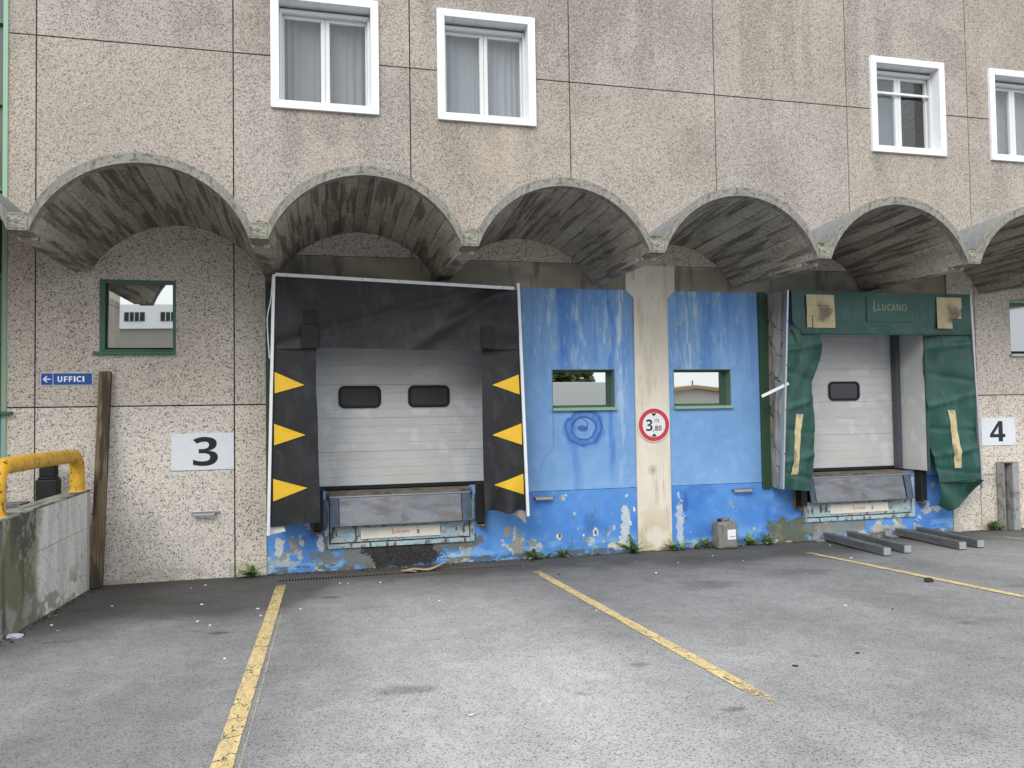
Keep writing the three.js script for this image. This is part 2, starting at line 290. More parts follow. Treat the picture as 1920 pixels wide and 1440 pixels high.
// painted bay lines: worn yellow sheets 4 mm above the asphalt
function bayLine(x, z0, z1, w, wearEnd, seed, pale) {
  const L = z1 - z0, H = 1024, W = 48;
  const map = tex(W, H, (u, v, o) => { const z = z0 + v * L, n = fbm(u * 5 + seed, z * 6, 4), q = fbm(u * 14, z * 40 + seed, 2); o[0] = 206 + 26 * (n - 0.5); o[1] = 183 + 30 * (n - 0.5); o[2] = 130 + 36 * (n - 0.5); if (pale) { o[0] = 196; o[1] = 186; o[2] = 160; } mixc(o, [150, 140, 118], 0.55 * ss(0.55, 0.72, q)); mixc(o, [236, 214, 150], 0.3 * ss(0.55, 0.75, n)); });
  const al = tex(W, H, (u, v, o) => {
    const z = z0 + v * L, edge = Math.min(u, 1 - u) * w, n = vn(u * 16 + seed, z * 90), n2 = fbm(u * 4 + seed, z * 9, 4), crack = Math.abs(fbm(u * 1.6 + seed * 3, z * 5.5, 3) - 0.5);
    let a = 1; if (edge < 0.006 * vn(seed, z * 9) + 0.004 * vn(seed + 5, z * 50)) a = 0; if (crack < 0.007) a = 0; const cz = z * 3.1 + 0.5 * vn(u * 3 + seed, z), ci = Math.floor(cz); if (vn(ci * 5.3, seed) > 0.4 && Math.abs(cz - ci - 0.5) < 0.02) a = 0; if (n2 > 0.76) a = 0;
    const wear = wearEnd > 0 ? ss(wearEnd - 1.5, wearEnd, z) : 0, start = ss(z0 + 0.9, z0, z) * 0.75; if (n * 0.75 + n2 * 0.25 < Math.max(wear * 1.0, start * 0.62, pale ? 0.5 : 0.13)) a = 0; o[0] = o[1] = o[2] = 255 * a;
  }, false);
  const g = new THREE.PlaneGeometry(w, L, 1, 40); g.rotateX(-Math.PI / 2); const p = g.attributes.position, uv = g.attributes.uv;
  for (let i = 0; i < p.count; i++) { const z = p.getZ(i) + (z0 + z1) / 2; p.setXYZ(i, p.getX(i) + x, gy(z) + 0.0065, z); uv.setXY(i, p.getX(i) > x ? 1 : 0, (z - z0) / L); }
  g.computeVertexNormals();
  struct('painted_bay_line', g, mat({ map, alphaMap: al, alphaTest: 0.5, roughness: 0.8 }));
}
bayLine(3.165, 1.0, 10, 0.13, 0, 3); bayLine(6.49, 1.25, 7.6, 0.125, 7.5, 8); bayLine(10.7, 1.2, 9, 0.12, 0, 15); bayLine(3.262, 2.6, 9.5, 0.022, 0, 22, true); bayLine(14.55, 0.9, 8, 0.12, 3.5, 29);

// ---------------------------------------------------------------- the building
const building = thing('warehouse_building', 'pebble-dashed concrete warehouse with vaulted canopy and blue loading dock wall', 'building');
const PW = 2.5, YL = 2.388, YU = 7.388, YT = 10.4, gap = 0.009;
const blueZone = [2.92, 14.42, -0.3, 4.53], gwin = [0.78, 1.74, 3.13, 4.11], rwin = [15.76, 17.0, 3.13, 4.11], bay = [-2.1, -0.33, 1.16, 9.6];
const holes = [blueZone, gwin, rwin, bay, ...uwins.map(([a, b, c, d]) => [a + 0.06, b - 0.06, c + 0.06, d - 0.06])];
{
  const rs = rectMinus([-7.5, 22.5, -0.3, YT], holes);
  part('joint_filler_wall', merge(rs.map((r) => bx(r[0], r[1], r[2], r[3], -0.3, -0.024))), M.joint, building);
  const farTex = aggregateTexture(30, 2.4, 2.5, 5, 100, 3);
  let sd = 1;
  for (let k = -3; k < 9; k++) for (const [ya, yb] of [[-0.3, YL], [YL, YU], [YU, YT]]) {
    const x0 = k * PW, x1 = x0 + PW, px = rectMinus([x0 + gap, x1 - gap, ya + gap, yb - gap], holes); sd++;
    if (!px.length) continue;
    const seen = k >= -1 && k <= 6, bt = bumpFor(yb - ya);
    const map = seen ? aggregateTexture(x0, ya, PW, yb - ya, 180, sd * 7) : farTex;
    const g = merge(px.map((r) => wuv(bx(r[0], r[1], r[2], r[3], -0.0235, 0.0015 * ((sd * 13) % 5) / 5), x0, ya, 1 / PW, 1 / (yb - ya))));
    part('concrete_panel', g, mat({ map, bumpMap: bt, bumpScale: 0.006, roughness: 0.95 }), building);
  }
  // inside: floor slabs, back wall and roof close the rooms
  part('roof_slab', bx(-7.5, 22.5, YT, YT + 0.3, -14, 0.02), M.concrete, building);
  part('upper_floor_slab', bx(-7.4, 22.4, 5.5, 5.8, -8, -0.31), M.interior, building);
  part('back_wall', bx(-7.5, 22.5, -0.3, YT - 0.002, -8.3, -8.01), M.interior, building);
  part('side_wall', bx(-7.5, -7.2, -0.3, YT - 0.002, -8, -0.302), M.interior, building);
  part('side_wall', bx(22.2, 22.5, -0.3, YT - 0.002, -8, -0.302), M.interior, building);
}
// upper windows: mitred white surrounds, two sashes, roller shutter end, curtain behind
const curtainMats = ['#8b9195', '#97a1a7', '#7d8c96', '#8a9195'].map((c) => new THREE.MeshPhysicalMaterial({ color: c, roughness: 1, transmission: 0.25, thickness: 0 }));
function upperWindow([x0, x1, y0, y1], i) {
  const w = grp('upper_window', building, ['white framed office window with drawn sheer curtain', 'white framed office window with pale curtain', 'white framed office window with half lowered fly screen', 'white framed office window cut by picture edge'][i]);
  const f = 0.115, g = 0.0012, zo = 0.05, zi = -0.2;
  const inner = [x0 + f, x1 - f, y0 + f, y1 - f];
  part('surround_bottom', prism([[x0 + g, y0], [x1 - g, y0], [inner[1] - g, inner[2]], [inner[0] + g, inner[2]]], zi, zo, 0.003), M.whiteAlu, w);
  part('surround_top', prism([[inner[0] + g, inner[3]], [inner[1] - g, inner[3]], [x1 - g, y1], [x0 + g, y1]], zi, zo, 0.003), M.whiteAlu, w);
  part('surround_side', prism([[x0, y0 + g], [inner[0], inner[2] + g], [inner[0], inner[3] - g], [x0, y1 - g]], zi, zo, 0.003), M.whiteAlu, w);
  part('surround_side', prism([[inner[1], inner[2] + g], [x1, y0 + g], [x1, y1 - g], [inner[1], inner[3] - g]], zi, zo, 0.003), M.whiteAlu, w);
  const [a, b, c, d] = inner, zf = -0.2, m = (a + b) / 2;
  part('shutter_bar', rbx(a + 0.004, b - 0.004, d - 0.1, d - 0.045, zf - 0.02, zf + 0.055), M.pvc, w);
  part('guide_channel', rbx(a + 0.001, a + 0.035, c + 0.001, d - 0.102, zf, zf + 0.05, 0.004), M.pvc, w); part('guide_channel', rbx(b - 0.035, b - 0.001, c + 0.001, d - 0.102, zf, zf + 0.05, 0.004), M.pvc, w);
  part('shutter_box', bx(a, b, d - 0.1, d + 0.04, zf - 0.1, zf - 0.025), M.shutter, w);
  for (const [sa, sb] of [[a + 0.002, m - 0.002], [m + 0.002, b - 0.002]]) {
    const t = 0.062, z0 = -0.29, z1 = -0.225;
    part('sash', merge([rbx(sa, sa + t, c + 0.001, d - 0.09, z0, z1), rbx(sb - t, sb, c + 0.001, d - 0.09, z0, z1), rbx(sa + t, sb - t, c + 0.001, c + t, z0, z1 - 0.001), rbx(sa + t, sb - t, d - 0.09 - t, d - 0.09, z0, z1 - 0.001)]), M.pvc, w);
    part('pane', bx(sa + t, sb - t, c + t, d - 0.09 - t, -0.262, -0.258), M.glass, w);
  }
  if (i === 2) part('fly_screen_bar', rbx(a + 0.036, b - 0.036, d - 0.44, d - 0.4, -0.2, -0.17), M.whiteAlu, w);
  const ph = i * 1.7, hw = i === 2 ? 0.62 : 1;
  if (i !== 2) part('curtain', sheet(120, 4, (u, v) => [lerp(a - 0.05, a - 0.05 + (b - a + 0.1) * hw, u), lerp(c - 0.1, d + 0.05, v), -0.42 + (0.009 + 0.006 * Math.sin(u * 9 + ph)) * Math.sin(u * 95 + 3 * Math.sin(u * 11 + ph) + 0.6 * Math.sin(v * 3))], 0.002), curtainMats[i], w);
  else part('roller_blind', bx(a - 0.05, lerp(a, b, 0.72), c - 0.05, d + 0.05, -0.5, -0.495), curtainMats[2], w);
}
uwins.forEach(upperWindow);
// ground-floor windows with reflecting panes
function greenWindow(name, label, [a, b, c, d], sill) {
  const w = grp(name, building, label), t = 0.065;
  part('frame', merge([rbx(a, a + t, c, d, -0.12, 0.012), rbx(b - t * 0.6, b, c, d, -0.12, 0.012), rbx(a + t, b - t * 0.6, d - t * 0.7, d, -0.12, 0.011), rbx(a + t, b - t * 0.6, c, c + 0.03, -0.12, 0.011)]), M.greenFrame, w);
  part('gasket', merge([bx(a + t, b - t * 0.6, c + 0.03, c + 0.055, -0.1, -0.03), bx(a + t, a + t + 0.008, c + 0.055, d - t * 0.7, -0.1, -0.03)]), M.rubber, w);
  const pw = b - t * 0.6 - a - t - 0.008, ph = d - t * 0.7 - c - 0.055, pg = new THREE.BoxGeometry(pw, ph, 0.008); pg.rotateX(-0.0325); pg.rotateY(-0.0625); pg.translate(a + t + 0.008 + pw / 2, c + 0.055 + ph / 2, -0.05); // the sash stands slightly ajar
  part('pane', pg, M.mirror, w);
  part('sill', rbx(a - sill, b, c - 0.045, c - 0.002, -0.02, 0.06, 0.004), M.greenFrame, w);
}
greenWindow('reflecting_window', 'square green framed window mirroring the canopy', gwin, 0.07);
{ // window at the right edge
  const w = grp('side_window', building, 'window cut by the right picture edge'), [a, b, c, d] = rwin;
  part('frame', merge([rbx(a, a + 0.05, c, d, -0.14, -0.04), rbx(b - 0.05, b, c, d, -0.14, -0.04), rbx(a + 0.05, b - 0.05, d - 0.05, d, -0.14, -0.04)]), M.paleGreen, w);
  part('pane', bx(a + 0.05, b - 0.05, c + 0.05, d - 0.05, -0.11, -0.08), M.darkMirror, w); part('sill', rbx(a - 0.03, b + 0.03, c - 0.05, c - 0.004, -0.12, 0.06), M.alu, w);
  part('lower_rail', bx(a, b, c, c + 0.048, -0.13, -0.05), M.rubber, w);
}
{ // glazed stair bay at the left edge
  const w = grp('stair_bay', building, 'green framed glazed bay at left picture edge'), [a, b] = bay;
  const fm = M.paleGreen;
  part('frame', merge([rbx(b - 0.06, b, 1.16, 9.6, -0.12, 0.02), rbx(a, a + 0.06, 1.16, 9.6, -0.12, 0.02)]), fm, w);
  for (const [y0, y1] of [[2.34, 2.4], [3.24, 3.3], [4.1, 4.16], [5.25, 5.31], [6.4, 6.44], [7.5, 7.56], [9.54, 9.6]]) part('transom', rbx(a + 0.06, b - 0.06, y0, y1, -0.12, 0.016), M.greenFrame, w);
  part('spandrel', bx(a + 0.06, b - 0.06, 1.16, 2.338, -0.1, -0.02), mat({ color: '#3f70b8', roughness: 0.6 }), w);
  for (const [y0, y1] of [[2.4, 3.24], [3.3, 4.1], [4.16, 5.25], [5.31, 6.4], [6.44, 7.5], [7.56, 9.54]]) part('pane', bx(a + 0.06, b - 0.06, y0 + 0.001, y1 - 0.001, -0.08, -0.05), y0 > 4 && y0 < 5 ? M.black : M.dimGlass, w);
  part('sill', rbx(a, b + 0.08, 2.30, 2.338, -0.01, 0.09), M.greenFrame, w);
}
// ---- dock wall: grey beam, cream pillar, blue slabs
const beamTex = tex(1024, 64, (u, v, o) => { const x = u * 11.5, y = v * 0.4, a = fbm(x * 1.6, y * 3, 4), s = fbm(x * 7 + 3, y * 1.2, 3), q = 138 + 40 * (a - 0.5); o[0] = q + 6; o[1] = q + 1; o[2] = q - 10; mixc(o, [196, 188, 168], 0.55 * ss(0.52, 0.7, fbm(x * 1.1 + 8, y * 2, 3))); mixc(o, [84, 80, 72], 0.5 * ss(0.55, 0.75, s)); });
part('lintel_beam', wuv(bx(2.922, 8.368, 4.135, 4.528, -0.3, -0.03), 2.92, 4.13, 1 / 11.5, 1 / 0.4), mat({ map: beamTex }), building);
part('lintel_beam', wuv(bx(9.222, 14.418, 4.135, 4.528, -0.3, -0.03), 2.92, 4.13, 1 / 11.5, 1 / 0.4), mat({ map: beamTex }), building);
const creamTex = tex(256, 1024, (u, v, o) => { const x = u * 0.85, y = v * 4.55, a = fbm(x * 4, y * 2.5, 4), b = fbm(x * 30, y * 30, 2), q = 8 * (b - 0.5) + 22 * (a - 0.5); o[0] = 224 + q; o[1] = 217 + q; o[2] = 202 + q; mixc(o, [196, 178, 142], 0.6 * ss(0.45, 0.7, fbm(x * 5, y * 4 + 3, 3)) * ss(0.95, 0.2, y)); mixc(o, [176, 168, 150], 0.35 * ss(0.6, 0.8, fbm(x * 9 + 4, y * 1.1, 3))); const d = Math.hypot(x - 0.4, y - 1.27); if (d < 0.012) mixc(o, [70, 66, 60], 0.8); mixc(o, [150, 144, 136], 0.6 * ss(0.14, 0.03, d + 0.12 * (a - 0.5))); if (vn(x * 60, y * 3) > 0.93) mixc(o, [160, 150, 130], 0.4); });
part('pillar', wuv(prism([[8.5, -0.2], [9.08, -0.2], [9.08, 4.0], [9.21, 4.13], [9.22, 4.528], [8.37, 4.528], [8.37, 4.13], [8.5, 4.0]], -0.29, 0.004, 0.006), 8.37, 0, 1 / 0.85, 1 / 4.55), mat({ map: creamTex }), building);
const bw1 = [7.14, 8.17, 2.25, 2.875], bw2 = [9.17, 10.19, 2.25, 2.87], door3 = [3.5, 6.2, 1.12, 3.95], pit3 = [3.73, 5.87, 0.32, 1.12], door4 = [11.15, 13.62, 1.12, 3.6], pit4 = [11.43, 13.62, 0.31, 1.12];
const blueTexture = (x0, x1, streaks, seed) => tex(1024, 768, (u, v, o) => {
  const x = lerp(x0, x1, u), y = v * 4.135, a = fbm(x * 1.3 + seed, y * 1.1, 4), b = fbm(x * 9, y * 9 + seed, 3), low = y < 1.0;
  if (low) { o[0] = 82 + 24 * (a - 0.5); o[1] = 142 + 26 * (a - 0.5); o[2] = 216 + 18 * (a - 0.5); mixc(o, [62, 118, 198], 0.6 * ss(0.5, 0.7, fbm(x * 2.2 + 7, y * 2.2, 3))); mixc(o, [104, 158, 218], 0.35 * ss(0.5, 0.68, fbm(x * 1.7 + 27, y * 2.6, 4))); }
  else { o[0] = 124 + 26 * (a - 0.5); o[1] = 168 + 24 * (a - 0.5); o[2] = 218 + 16 * (a - 0.5); }
  const q = 14 * (b - 0.5); o[0] += q; o[1] += q; o[2] += q; if (b > 0.72) mixc(o, [158, 190, 224], 0.15);
  if (!low) {
    for (const [sx, w, yb, k, c] of streaks) { // deep blue runs and broken chalky runs
      const wob = 0.16 * (fbm(y * 1.5 + sx * 7, sx, 3) - 0.5), d = Math.abs(x - sx - wob) / w, grain = c ? ss(0.42, 0.66, fbm(x * 20 + sx, y * 3.2, 4)) : 0.35 + 0.7 * fbm(x * 14, y * 1.4 + sx, 3);
      const m = ss(1.15, 0.2, d + 0.7 * (fbm(x * 12, y * 4, 3) - 0.5)) * ss(yb, yb + 0.8, y + 0.6 * vn(x * 14, sx)) * k * grain;
      mixc(o, c ? [196, 213, 230] : [56, 112, 200], cl(m) * 0.85);
    }
    const run = fbm(x * 15 + 3, y * 1.0, 4); mixc(o, [76, 128, 204], 0.35 * ss(0.5, 0.7, run) * ss(2.6, 3.8, y + 0.8 * vn(x * 9, 4)));
    if (x > 6.6 && x < 10.6) { const drop = fbm(x * 34, y * 6, 3); mixc(o, [214, 224, 232], 0.35 * ss(0.69, 0.78, drop) * ss(2.4, 3.2, y)); }
  } else { // peeling at the foot: bare plaster with ragged outlines, damp brown
    const h = fbm(x * 5.2 + seed * 2, y * 4.6 + 5, 5), pe = ss(0.675, 0.695, h + 0.1 * ss(0.4, 0, y) - 0.06 * ss(0.4, 0.8, y));
    mixc(o, [204, 204, 198], 0.85 * pe * (0.7 + 0.5 * vn(x * 45, y * 45))); mixc(o, [140, 132, 112], 0.7 * pe * ss(0.5, 0.62, fbm(x * 9, y * 9, 3)));
    mixc(o, [150, 196, 232], 0.6 * ss(0.5, 0.66, fbm(x * 2.4 + 3, y * 9, 4)) * ss(0.4, 0.1, y));
    if (y < 0.09) mixc(o, [92, 90, 76], 0.7 * ss(0.4, 0.6, fbm(x * 12, y * 20, 3)));
    for (const [cx, cy, rx, ry, c, k, nf] of [[4.5, 0.2, 0.9, 0.16, [126, 116, 94], 0.75, 7], [5.6, 0.3, 0.4, 0.14, [104, 100, 86], 0.8, 8], [4.82, 0.24, 0.56, 0.24, [40, 38, 36], 0.92, 3], [8.3, 0.38, 0.09, 0.3, [206, 210, 208], 0.9, 14], [8.22, 0.12, 0.2, 0.06, [214, 210, 196], 0.95, 14], [9.22, 0.4, 0.06, 0.4, [196, 206, 214], 0.85, 14], [9.33, 0.72, 0.05, 0.22, [52, 96, 168], 0.7, 9], [11.2, 0.2, 0.42, 0.2, [98, 96, 66], 0.8, 7], [12.1, 0.2, 0.7, 0.12, [126, 122, 110], 0.75, 8], [13.1, 0.14, 0.4, 0.06, [184, 168, 152], 0.7, 9], [3.1, 0.36, 0.06, 0.16, [204, 206, 204], 0.95, 15], [3.66, 0.4, 0.05, 0.12, [204, 206, 204], 0.95, 16], [3.4, 0.42, 0.03, 0.05, [210, 210, 206], 0.9, 16], [3.25, 0.14, 0.2, 0.025, [194, 190, 178], 0.8, 14], [7.22, 0.32, 0.05, 0.058, [226, 226, 220], 1, 12], [7.8, 0.34, 0.05, 0.055, [224, 222, 214], 1, 12], [8.45, 0.68, 0.02, 0.04, [220, 220, 214], 1, 16], [8.33, 0.88, 0.03, 0.03, [200, 208, 210], 1, 16], [7.6, 0.3, 0.015, 0.02, [224, 228, 228], 1, 16], [6.4, 0.42, 0.05, 0.07, [170, 150, 124], 0.85, 14], [13.9, 0.5, 0.03, 0.05, [190, 200, 210], 0.8, 14]]) {
      const ex = (x - cx) / rx, ey = (y - cy) / ry; if (ex * ex + ey * ey > 3) continue;
      mixc(o, c, k * ss(1.03, 0.88, Math.hypot(ex, ey) + (nf > 10 ? 1.7 : 1.2) * (fbm(x * nf * 1.2 + cx, y * nf * 1.2, 5) - 0.5) + 0.25 * (vn(x * 70, y * 70) - 0.5)) * (0.8 + 0.4 * vn(x * 40 + cx, y * 40)));
    }
  }
  // scribbled disc under the first small window
  const dx = x - 7.645, dy = (y - 1.955) * 1.06, r = Math.hypot(dx, dy), n = fbm(x * 7, y * 7, 3) - 0.5;
  if (r < 0.42 && y > 1) {
    mixc(o, [66, 116, 194], 0.85 * ss(0.36, 0.29, r + 0.16 * n) * ss(0.17, 0.21, r + 0.06 * n) * (0.35 + 0.9 * fbm(x * 26, y * 9, 2)));
    mixc(o, [40, 74, 138], 0.8 * ss(0.016, 0.006, Math.abs(r - 0.19 + 0.05 * n))); mixc(o, [44, 84, 156], 0.7 * ss(0.02, 0.006, Math.abs(r - 0.285 + 0.08 * n)));
    const r2 = Math.hypot(dx + 0.05, dy - 0.05); if (dy > -0.02) mixc(o, [44, 78, 142], 0.7 * ss(0.014, 0.005, Math.abs(r2 - 0.11 + 0.04 * n)));
    mixc(o, [44, 82, 156], 0.75 * ss(0.05, 0.03, Math.hypot(dx * 0.55, dy + 0.005) + 0.06 * n));
  }
  if (y > 1.35 && y < 2.22 && Math.abs(x - 7.13 - 0.05 * vn(y * 5, 3) + 0.25 * ss(1.75, 1.35, y)) < 0.006) mixc(o, [62, 100, 160], 0.55); // hairline crack
});
const st1 = [[7.38, 0.14, 2.7, 1.0, 0], [7.5, 0.1, 0.95, 0.5, 0], [7.62, 0.16, 2.7, 0.9, 1], [7.1, 0.14, 3.1, 0.8, 1], [7.95, 0.2, 2.9, 0.8, 1], [8.25, 0.12, 2.3, 1.0, 1], [8.3, 0.09, 1.05, 0.5, 1], [8.12, 0.06, 1.0, 0.8, 0], [7.85, 0.3, 2.9, 0.45, 0], [3.5, 0.2, 2, 0.4, 0]];
const st2 = [[9.35, 0.14, 2.7, 1.0, 1], [9.55, 0.1, 2.9, 0.9, 1], [9.75, 0.08, 2.8, 0.8, 1], [9.95, 0.1, 2.75, 0.95, 1], [9.8, 0.2, 2.45, 0.7, 0], [10.12, 0.1, 2.9, 0.4, 0], [9.45, 0.08, 2.4, 0.8, 1]];
for (const [x0, x1, hs, stv, seed] of [[2.922, 8.497, [bw1, door3, pit3], st1, 2], [9.083, 14.418, [bw2, door4, pit4], st2, 11]]) {
  const m = mat({ map: blueTexture(x0, x1, stv, seed), roughness: 0.7, bumpMap: concreteTex, bumpScale: 0.0 });
  const up = rectMinus([x0, x1, 1.008, 4.132], hs), lo = rectMinus([x0, x1, -0.25, 1.0], hs);
  part('blue_wall_slab', merge(up.map((r) => wuv(bx(r[0], r[1], r[2], r[3], -0.3, -0.03), x0, 0, 1 / (x1 - x0), 1 / 4.135))), m, building);
  part('blue_plinth', merge(lo.map((r) => wuv(bx(r[0], r[1], r[2], r[3], -0.3, -0.02), x0, 0, 1 / (x1 - x0), 1 / 4.135))), m, building, 'blue painted plinth with peeling paint');
}
for (const [a, b, c, d] of [bw1, bw2]) {
  const w = grp('small_window', building, a < 9 ? 'low window in blue wall above scribbled circle' : 'low window in blue wall right of pillar'), t = 0.045, z = -0.2;
  part('reveal', merge([bx(a + 0.001, a + 0.012, c, d, -0.29, -0.031), bx(b - 0.012, b - 0.001, c, d, -0.29, -0.031), bx(a + 0.012, b - 0.012, d - 0.012, d - 0.001, -0.29, -0.031)]), mat({ color: '#71807a' }), w);
  part('frame', merge([rbx(a + 0.012, a + 0.012 + t, c + 0.03, d - 0.012, z - 0.05, z), rbx(b - 0.012 - t, b - 0.012, c + 0.03, d - 0.012, z - 0.05, z), rbx(a + 0.05, b - 0.05, d - 0.012 - t * 0.7, d - 0.012, z - 0.05, z - 0.002), rbx(a + 0.05, b - 0.05, c + 0.03, c + 0.03 + t * 0.8, z - 0.05, z - 0.002)]), M.greenFrame, w);
  part('pane', bx(a + 0.012 + t, b - 0.012 - t, c + 0.06, d - 0.04, z - 0.035, z - 0.025), M.mirror, w);
  part('sill', rbx(a - 0.005, b + 0.01, c - 0.02, c + 0.028, -0.29, 0.03, 0.004), M.paleGreen, w);
}
// ---- sectional doors
const doorTex = tex(512, 512, (u, v, o) => { const q = 194 + 12 * (fbm(u * 5, v * 5, 4) - 0.5) + 5 * (vn(u * 90, v * 180) - 0.5); o[0] = q; o[1] = q + 1; o[2] = q + 2; mixc(o, [186, 182, 172], 0.35 * ss(0.55, 0.75, fbm(u * 3 + 4, v * 6, 4))); mixc(o, [228, 228, 226], 0.35 * ss(0.6, 0.72, fbm(u * 7 + 9, v * 7, 4))); });
const doorMat = mat({ map: doorTex, roughness: 0.5 });
function sectionalDoor(x0, x1, yb, hs, z, wins, label) {
  const d = grp('sectional_door', building, label);
  let y = yb;
  hs.forEach((h, i) => { // profile of one section: flat ribs with shallow grooves
    const pts = [[z - 0.04, y + 0.002], [z, y + 0.002]], n = 4;
    for (let k = 1; k < n; k++) { const q = y + (h * k) / n; pts.push([z, q - 0.007], [z - 0.005, q - 0.004], [z - 0.005, q + 0.004], [z, q + 0.007]); }
    pts.push([z, y + h - 0.002], [z - 0.04, y + h - 0.002]);
    const s = new THREE.Shape(pts.map((p) => new THREE.Vector2(...p))), g = new THREE.ExtrudeGeometry(s, { depth: x1 - x0, bevelEnabled: false });
    g.applyMatrix4(new THREE.Matrix4().makeBasis(new THREE.Vector3(0, 0, 1), new THREE.Vector3(0, 1, 0), new THREE.Vector3(1, 0, 0))); // shape x -> z, extrusion -> x
    g.translate(x0, 0, 0); const fl = g.index ? g.toNonIndexed() : g; const P = fl.attributes.position; for (let q = 0; q < P.count; q += 3) { const a = [P.getX(q + 1), P.getY(q + 1), P.getZ(q + 1)]; P.setXYZ(q + 1, P.getX(q + 2), P.getY(q + 2), P.getZ(q + 2)); P.setXYZ(q + 2, ...a); } fl.computeVertexNormals(); wuv(fl, x0, 0, 0.5, 0.5);
    part('door_section', fl, doorMat, d); y += h;
  });
  part('bottom_seal', rbx(x0, x1, yb - 0.055, yb, z - 0.04, z + 0.005), M.rubber, d);
  for (const [a, b, c, e] of wins) {
    const rr = (x0_, x1_, y0_, y1_, r) => { const s = new THREE.Shape(); s.moveTo(x0_ + r, y0_); s.lineTo(x1_ - r, y0_); s.absarc(x1_ - r, y0_ + r, r, -Math.PI / 2, 0); s.lineTo(x1_, y1_ - r); s.absarc(x1_ - r, y1_ - r, r, 0, Math.PI / 2); s.lineTo(x0_ + r, y1_); s.absarc(x0_ + r, y1_ - r, r, Math.PI / 2, Math.PI); s.lineTo(x0_, y0_ + r); s.absarc(x0_ + r, y0_ + r, r, Math.PI, 1.5 * Math.PI); return s; };
    const o = rr(a, b, c, e, 0.09); o.holes.push(rr(a + 0.035, b - 0.035, c + 0.035, e - 0.035, 0.06));
    const fg = new THREE.ExtrudeGeometry(o, { depth: 0.014, bevelEnabled: true, bevelSize: 0.003, bevelThickness: 0.003, bevelSegments: 2, curveSegments: 8 }); fg.translate(0, 0, z + 0.002);
    part('window_frame', fg, M.rubber, d);
    const pg = new THREE.ExtrudeGeometry(rr(a + 0.034, b - 0.034, c + 0.034, e - 0.034, 0.06), { depth: 0.004, bevelEnabled: false }); pg.translate(0, 0, z + 0.003);
    part('window_pane', pg, mat({ color: '#2a2c30', roughness: 0.12 }), d);
  }
}
sectionalDoor(3.42, 6.28, 1.17, [0.5, 0.5, 0.5, 0.61, 0.61, 0.3], -0.35, [[3.93, 4.55, 2.32, 2.65], [4.96, 5.59, 2.32, 2.65]], 'pale grey sectional door with two windows');
sectionalDoor(11.05, 13.52, 1.17, [0.57, 0.57, 0.57, 0.57, 0.5], -0.35, [[12.23, 12.85, 2.33, 2.66]], 'pale grey sectional door with one window');
part("door_jamb", rbx(13.5, 13.578, 1.125, 3.6, -0.33, -0.2, 0.006), mat({ color: "#4a5058", roughness: 0.5 }), building);
part("dock_floor_slab", bx(-7.4, 22.4, 0.8, 1.1, -8, -0.302), M.interior, building);

// ---- vaulted canopy
const VT = 2.44, VX = 0.57, VP = 2.3, HW = 1.12;
const prof = (hw, yb, r) => { const R = (hw * hw + r * r) / (2 * r), cy = yb + r - R, al = Math.asin(hw / R); return (s) => { const p = -al + 2 * al * s; return [R * Math.sin(p), cy + R * Math.cos(p)]; }; };
const inF = prof(HW, 4.24, 0.80), inW = prof(HW, 4.2, 0.66), ouF = prof(HW, 4.44, 0.71), ouW = prof(HW, 4.42, 0.56);
const lp = (A, B, s, z, dy = 0) => { const a = A(s), b = B(s), t = z / VP; return [lerp(a[0], b[0], t), lerp(a[1], b[1], t) + dy, z]; };
const inner = (s, z, dy) => lp(inW, inF, s, z, dy), outer = (s, z) => lp(ouW, ouF, s, z);
function loft(fn, nu, nv, us, vs) { const pos = [], uv = [], idx = []; for (let j = 0; j <= nv; j++) for (let i = 0; i <= nu; i++) { pos.push(...fn(i / nu, j / nv)); uv.push((i / nu) * us, (j / nv) * vs); } for (let j = 0; j < nv; j++) for (let i = 0; i < nu; i++) { const a = j * (nu + 1) + i; idx.push(a, a + 1, a + nu + 2, a, a + nu + 2, a + nu + 1); } const g = new THREE.BufferGeometry(); g.setAttribute('position', new THREE.Float32BufferAttribute(pos, 3)); g.setAttribute('uv', new THREE.Float32BufferAttribute(uv, 2)); g.setIndex(idx); g.computeVertexNormals(); return g; }
const RIM = 0.1, REC = 0.03, NS = 40;
const rimGeo = merge([
  loft((u, v) => { const a = inner(u, VP, 0), b = outer(u, VP); return [lerp(a[0], b[0], v), lerp(a[1], b[1], v), VP]; }, NS, 1, 0.75, 0.1), // front face
  loft((u, v) => inner(1 - u, lerp(VP - RIM, VP, v), 0), NS, 1, 0.75, 0.08), // lip underside
  loft((u, v) => { const a = inner(u, VP - RIM, 0), b = inner(u, VP - RIM, REC + 0.02); return [lerp(b[0], a[0], v), lerp(b[1], a[1], v), VP - RIM]; }, NS, 1, 0.75, 0.03),
  loft((u, v) => outer(u, lerp(VP, VP - RIM, v)), NS, 1, 0.75, 0.1)]);
const shellGeo = merge([loft((u, v) => outer(u, lerp(VP - RIM, 0.003, v)), NS, 6, 3, 2), loft((u, v) => inner(1 - u, lerp(0.003, VP - RIM, v), REC + 0.015), NS, 6, 3, 2)]);
const NB = 15, boardGeos = [];
